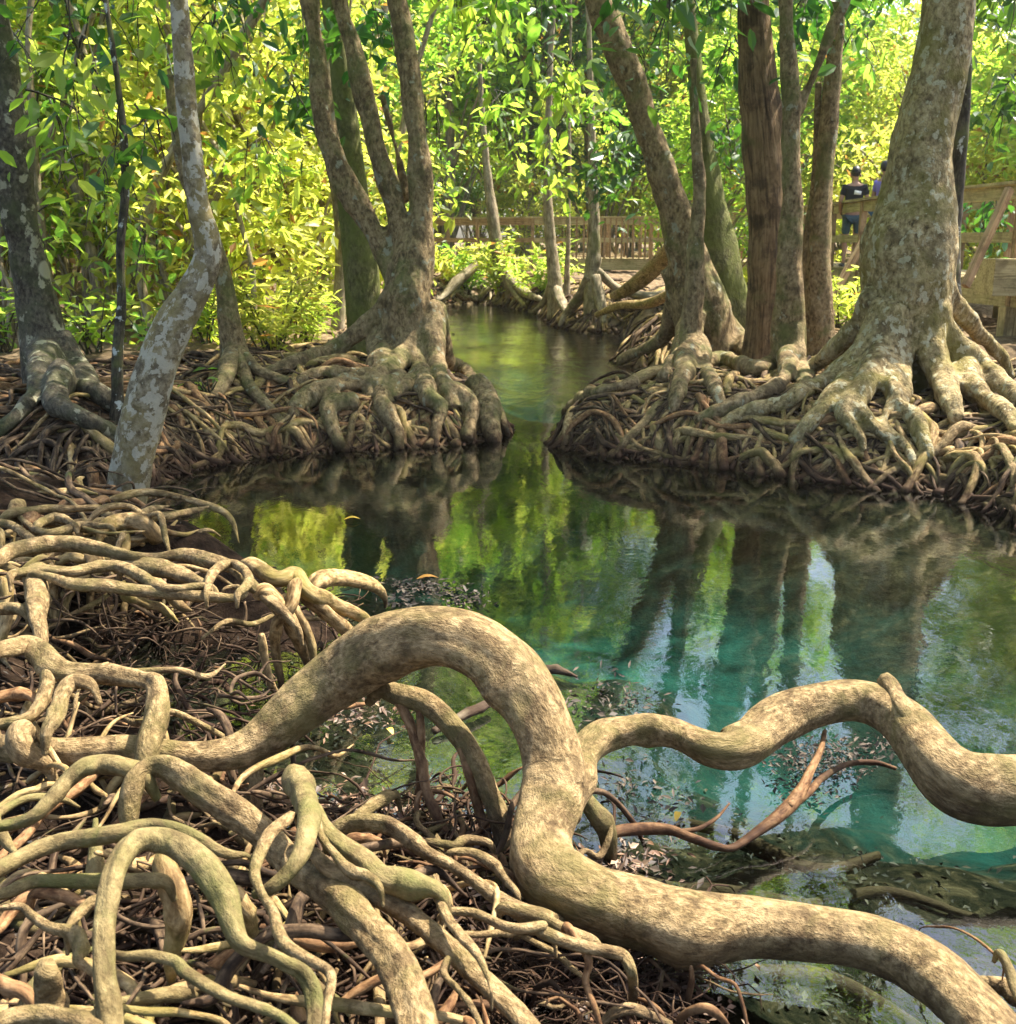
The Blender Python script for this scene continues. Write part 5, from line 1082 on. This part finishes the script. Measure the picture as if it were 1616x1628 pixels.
kinds = [
 (proto(501, 6.5, .9, 6.5, 1.9, 84, 74, .2, 'leafy', .06), 'yellow-green understorey tree glowing in the sun beyond the banks', 'understorey trees beyond the banks'),
 (proto(502, 7.5, 1.2, 7.5, 2.1, 84, 74, .2, 'leafy', .07, n_st=2), 'twin-stemmed yellow-green tree of the sunlit thicket', 'twin-stemmed trees of the thicket'),
 (proto(503, 7.0, 1.6, 7.0, 2.0, 80, 74, .22, 'leaf', .08), 'mid-green forest tree behind the banks', 'mid-green forest trees'),
 (proto(504, 11, 3.0, 11.5, 3.0, 110, 80, .25, 'leaf', .13), 'tall mid-green forest tree with a high crown', 'tall forest trees'),
 (proto(505, 10, 2.2, 10.5, 2.6, 96, 80, .24, 'leafd', .12, 'bark'), 'tall dark-leaved forest tree', 'tall dark forest trees'),
 (proto(506, 3.4, .3, 3.4, 1.5, 48, 66, .2, 'leafy', .035), 'low bright bush of the forest floor', 'low bushes of the forest floor'),
]
rg = random.Random(77); placed = []
used = [False] * 6
def ok(x, y, d):
    if S(x, y) < .9: return False
    if y < 34 and x > 4.2 + max(0, (y - 26)) * -.3 and x < 9 and y > 9: return False
    if (-.085 < x / y < .175 and y < 33) or (.28 < x / y < .36 and y < 23): return False
    if 29.5 < y < 37.5 and abs(x) < 13: 
        if y > 31: return False
    return all((x - a) ** 2 + (y - b) ** 2 > d * d for a, b in placed)
def put(k, x, y, sc):
    q = x / y                    # low gaps in the wood where the pool mirrors open sky
    if any(a_ < q < b_ for a_, b_ in ((.375, .48), (.165, .205), (.275, .335), (-.31, -.27), (-.2, -.165))):
        if k in (3, 4): k = 2
        sc = min(sc, (1.3 + .17 * y) / (6.9, 7.9, 7.4, 11, 10, 3.8)[k])
    r, lb, grp = kinds[k]; z = H(x, y) - .05
    if not used[k]: used[k] = True; o = r; o.location = (x, y, z); o.rotation_euler.z = rg.uniform(0, 6.28); o.scale = (sc,) * 3
    else: o = copy_thing(r, (x, y, z), rg.uniform(0, 6.28), sc)
    tag(o, lb, 'bush' if k == 5 else 'tree', grp); placed.append((x, y))
def scatter(n, y0, y1, wts, d, sc=(.85, 1.2), xr=None):
    c = t = 0
    while c < n and t < 6000:
        t += 1; y = rg.uniform(y0, y1); hw = .47 * y + 2.5; x = rg.uniform(-hw, hw) if xr is None else rg.uniform(*xr)
        if not ok(x, y, d): continue
        put(rg.choices(range(6), wts)[0], x, y, rg.uniform(*sc)); c += 1
scatter(7, 13, 17, (2, 1, 2, 0, 0, 2), 1.6, (.7, 1.0), (-9.5, -2.6))
scatter(15, 17, 25, (4, 3, 3, 1, .5, 2), 1.8)
scatter(28, 25, 38, (5, 3, 3, 2, .6, 3), 2.0)
for _x, _y in ((-2.2, 39.5), (.6, 41), (3.2, 40)): put(3 if _x != 3.2 else 4, _x, _y, 1.6)
for _x, _y, _k in ((-7.5, 19, 3),): put(_k, _x, _y, 1.0)
scatter(44, 38, 56, (3, 3, 2, 3, 1, 2), 2.3, (1, 1.4))
scatter(46, 56, 78, (1, 2, 2, 4, 1, 1), 2.6, (1.1, 1.6))
for a, b, h, r in ((520, 560, 3.4, 5), (500, 555, 2.8, 4), (545, 540, 4, 5), (250, 480, 4.5, 7), (130, 470, 4, 6), (430, 480, 5, 5), (460, 500, 4.2, 6)):
    pass
# thin pale stems of the thicket behind the left bank
rg2 = random.Random(9)
sp = None
for k in range(40):
    a = rg2.uniform(-20, 600); y = rg2.uniform(12.5, 22); p, _ = PY(a, 500, y); x = p[0]
    if S(x, y) < .4: continue
    z = H(x, y); mb = MB(); P = [np.array((x, y, z - .1))]; d = np.array((rg2.gauss(0, .12), rg2.gauss(0, .1), 1.)); 
    for i in range(6): P.append(P[-1] + d * .95); d = d + np.array((rg2.gauss(0, .16), rg2.gauss(0, .1), 0))
    r = rg2.choice((.02, .03, .045, .06, .08)); tube(mb, P, [r * 1.2, r, r, r * .9, r * .8, r * .7, r * .5], sides=7, step=.15, wig=.01)
    tag(mb.build('thin_trunk', M['farbark']), 'thin pale bare stem in the thicket behind the left bank', 'stem', 'thin pale stems of the thicket')

# air of the clearing: far foliage pales a little
mb = MB(); V = [(x, y, z) for z in (-3.2, 24) for x, y in ((-70, -4), (70, -4), (70, 110), (-70, 110))]
mb.add(V, [(0, 3, 2, 1), (4, 5, 6, 7), (0, 1, 5, 4), (1, 2, 6, 5), (2, 3, 7, 6), (3, 0, 4, 7)])
m = bpy.data.materials.new('air'); m.use_nodes = True; nt = m.node_tree; nt.nodes.clear(); out = nt.nodes.new('ShaderNodeOutputMaterial')
pv = nt.nodes.new('ShaderNodeVolumePrincipled'); pv.inputs['Color'].default_value = (.95, .97, .85, 1); pv.inputs['Density'].default_value = .0004; pv.inputs['Anisotropy'].default_value = .3
nt.links.new(pv.outputs[0], out.inputs['Volume'])
tag(mb.build('haze', m, smooth=False), kind='stuff')
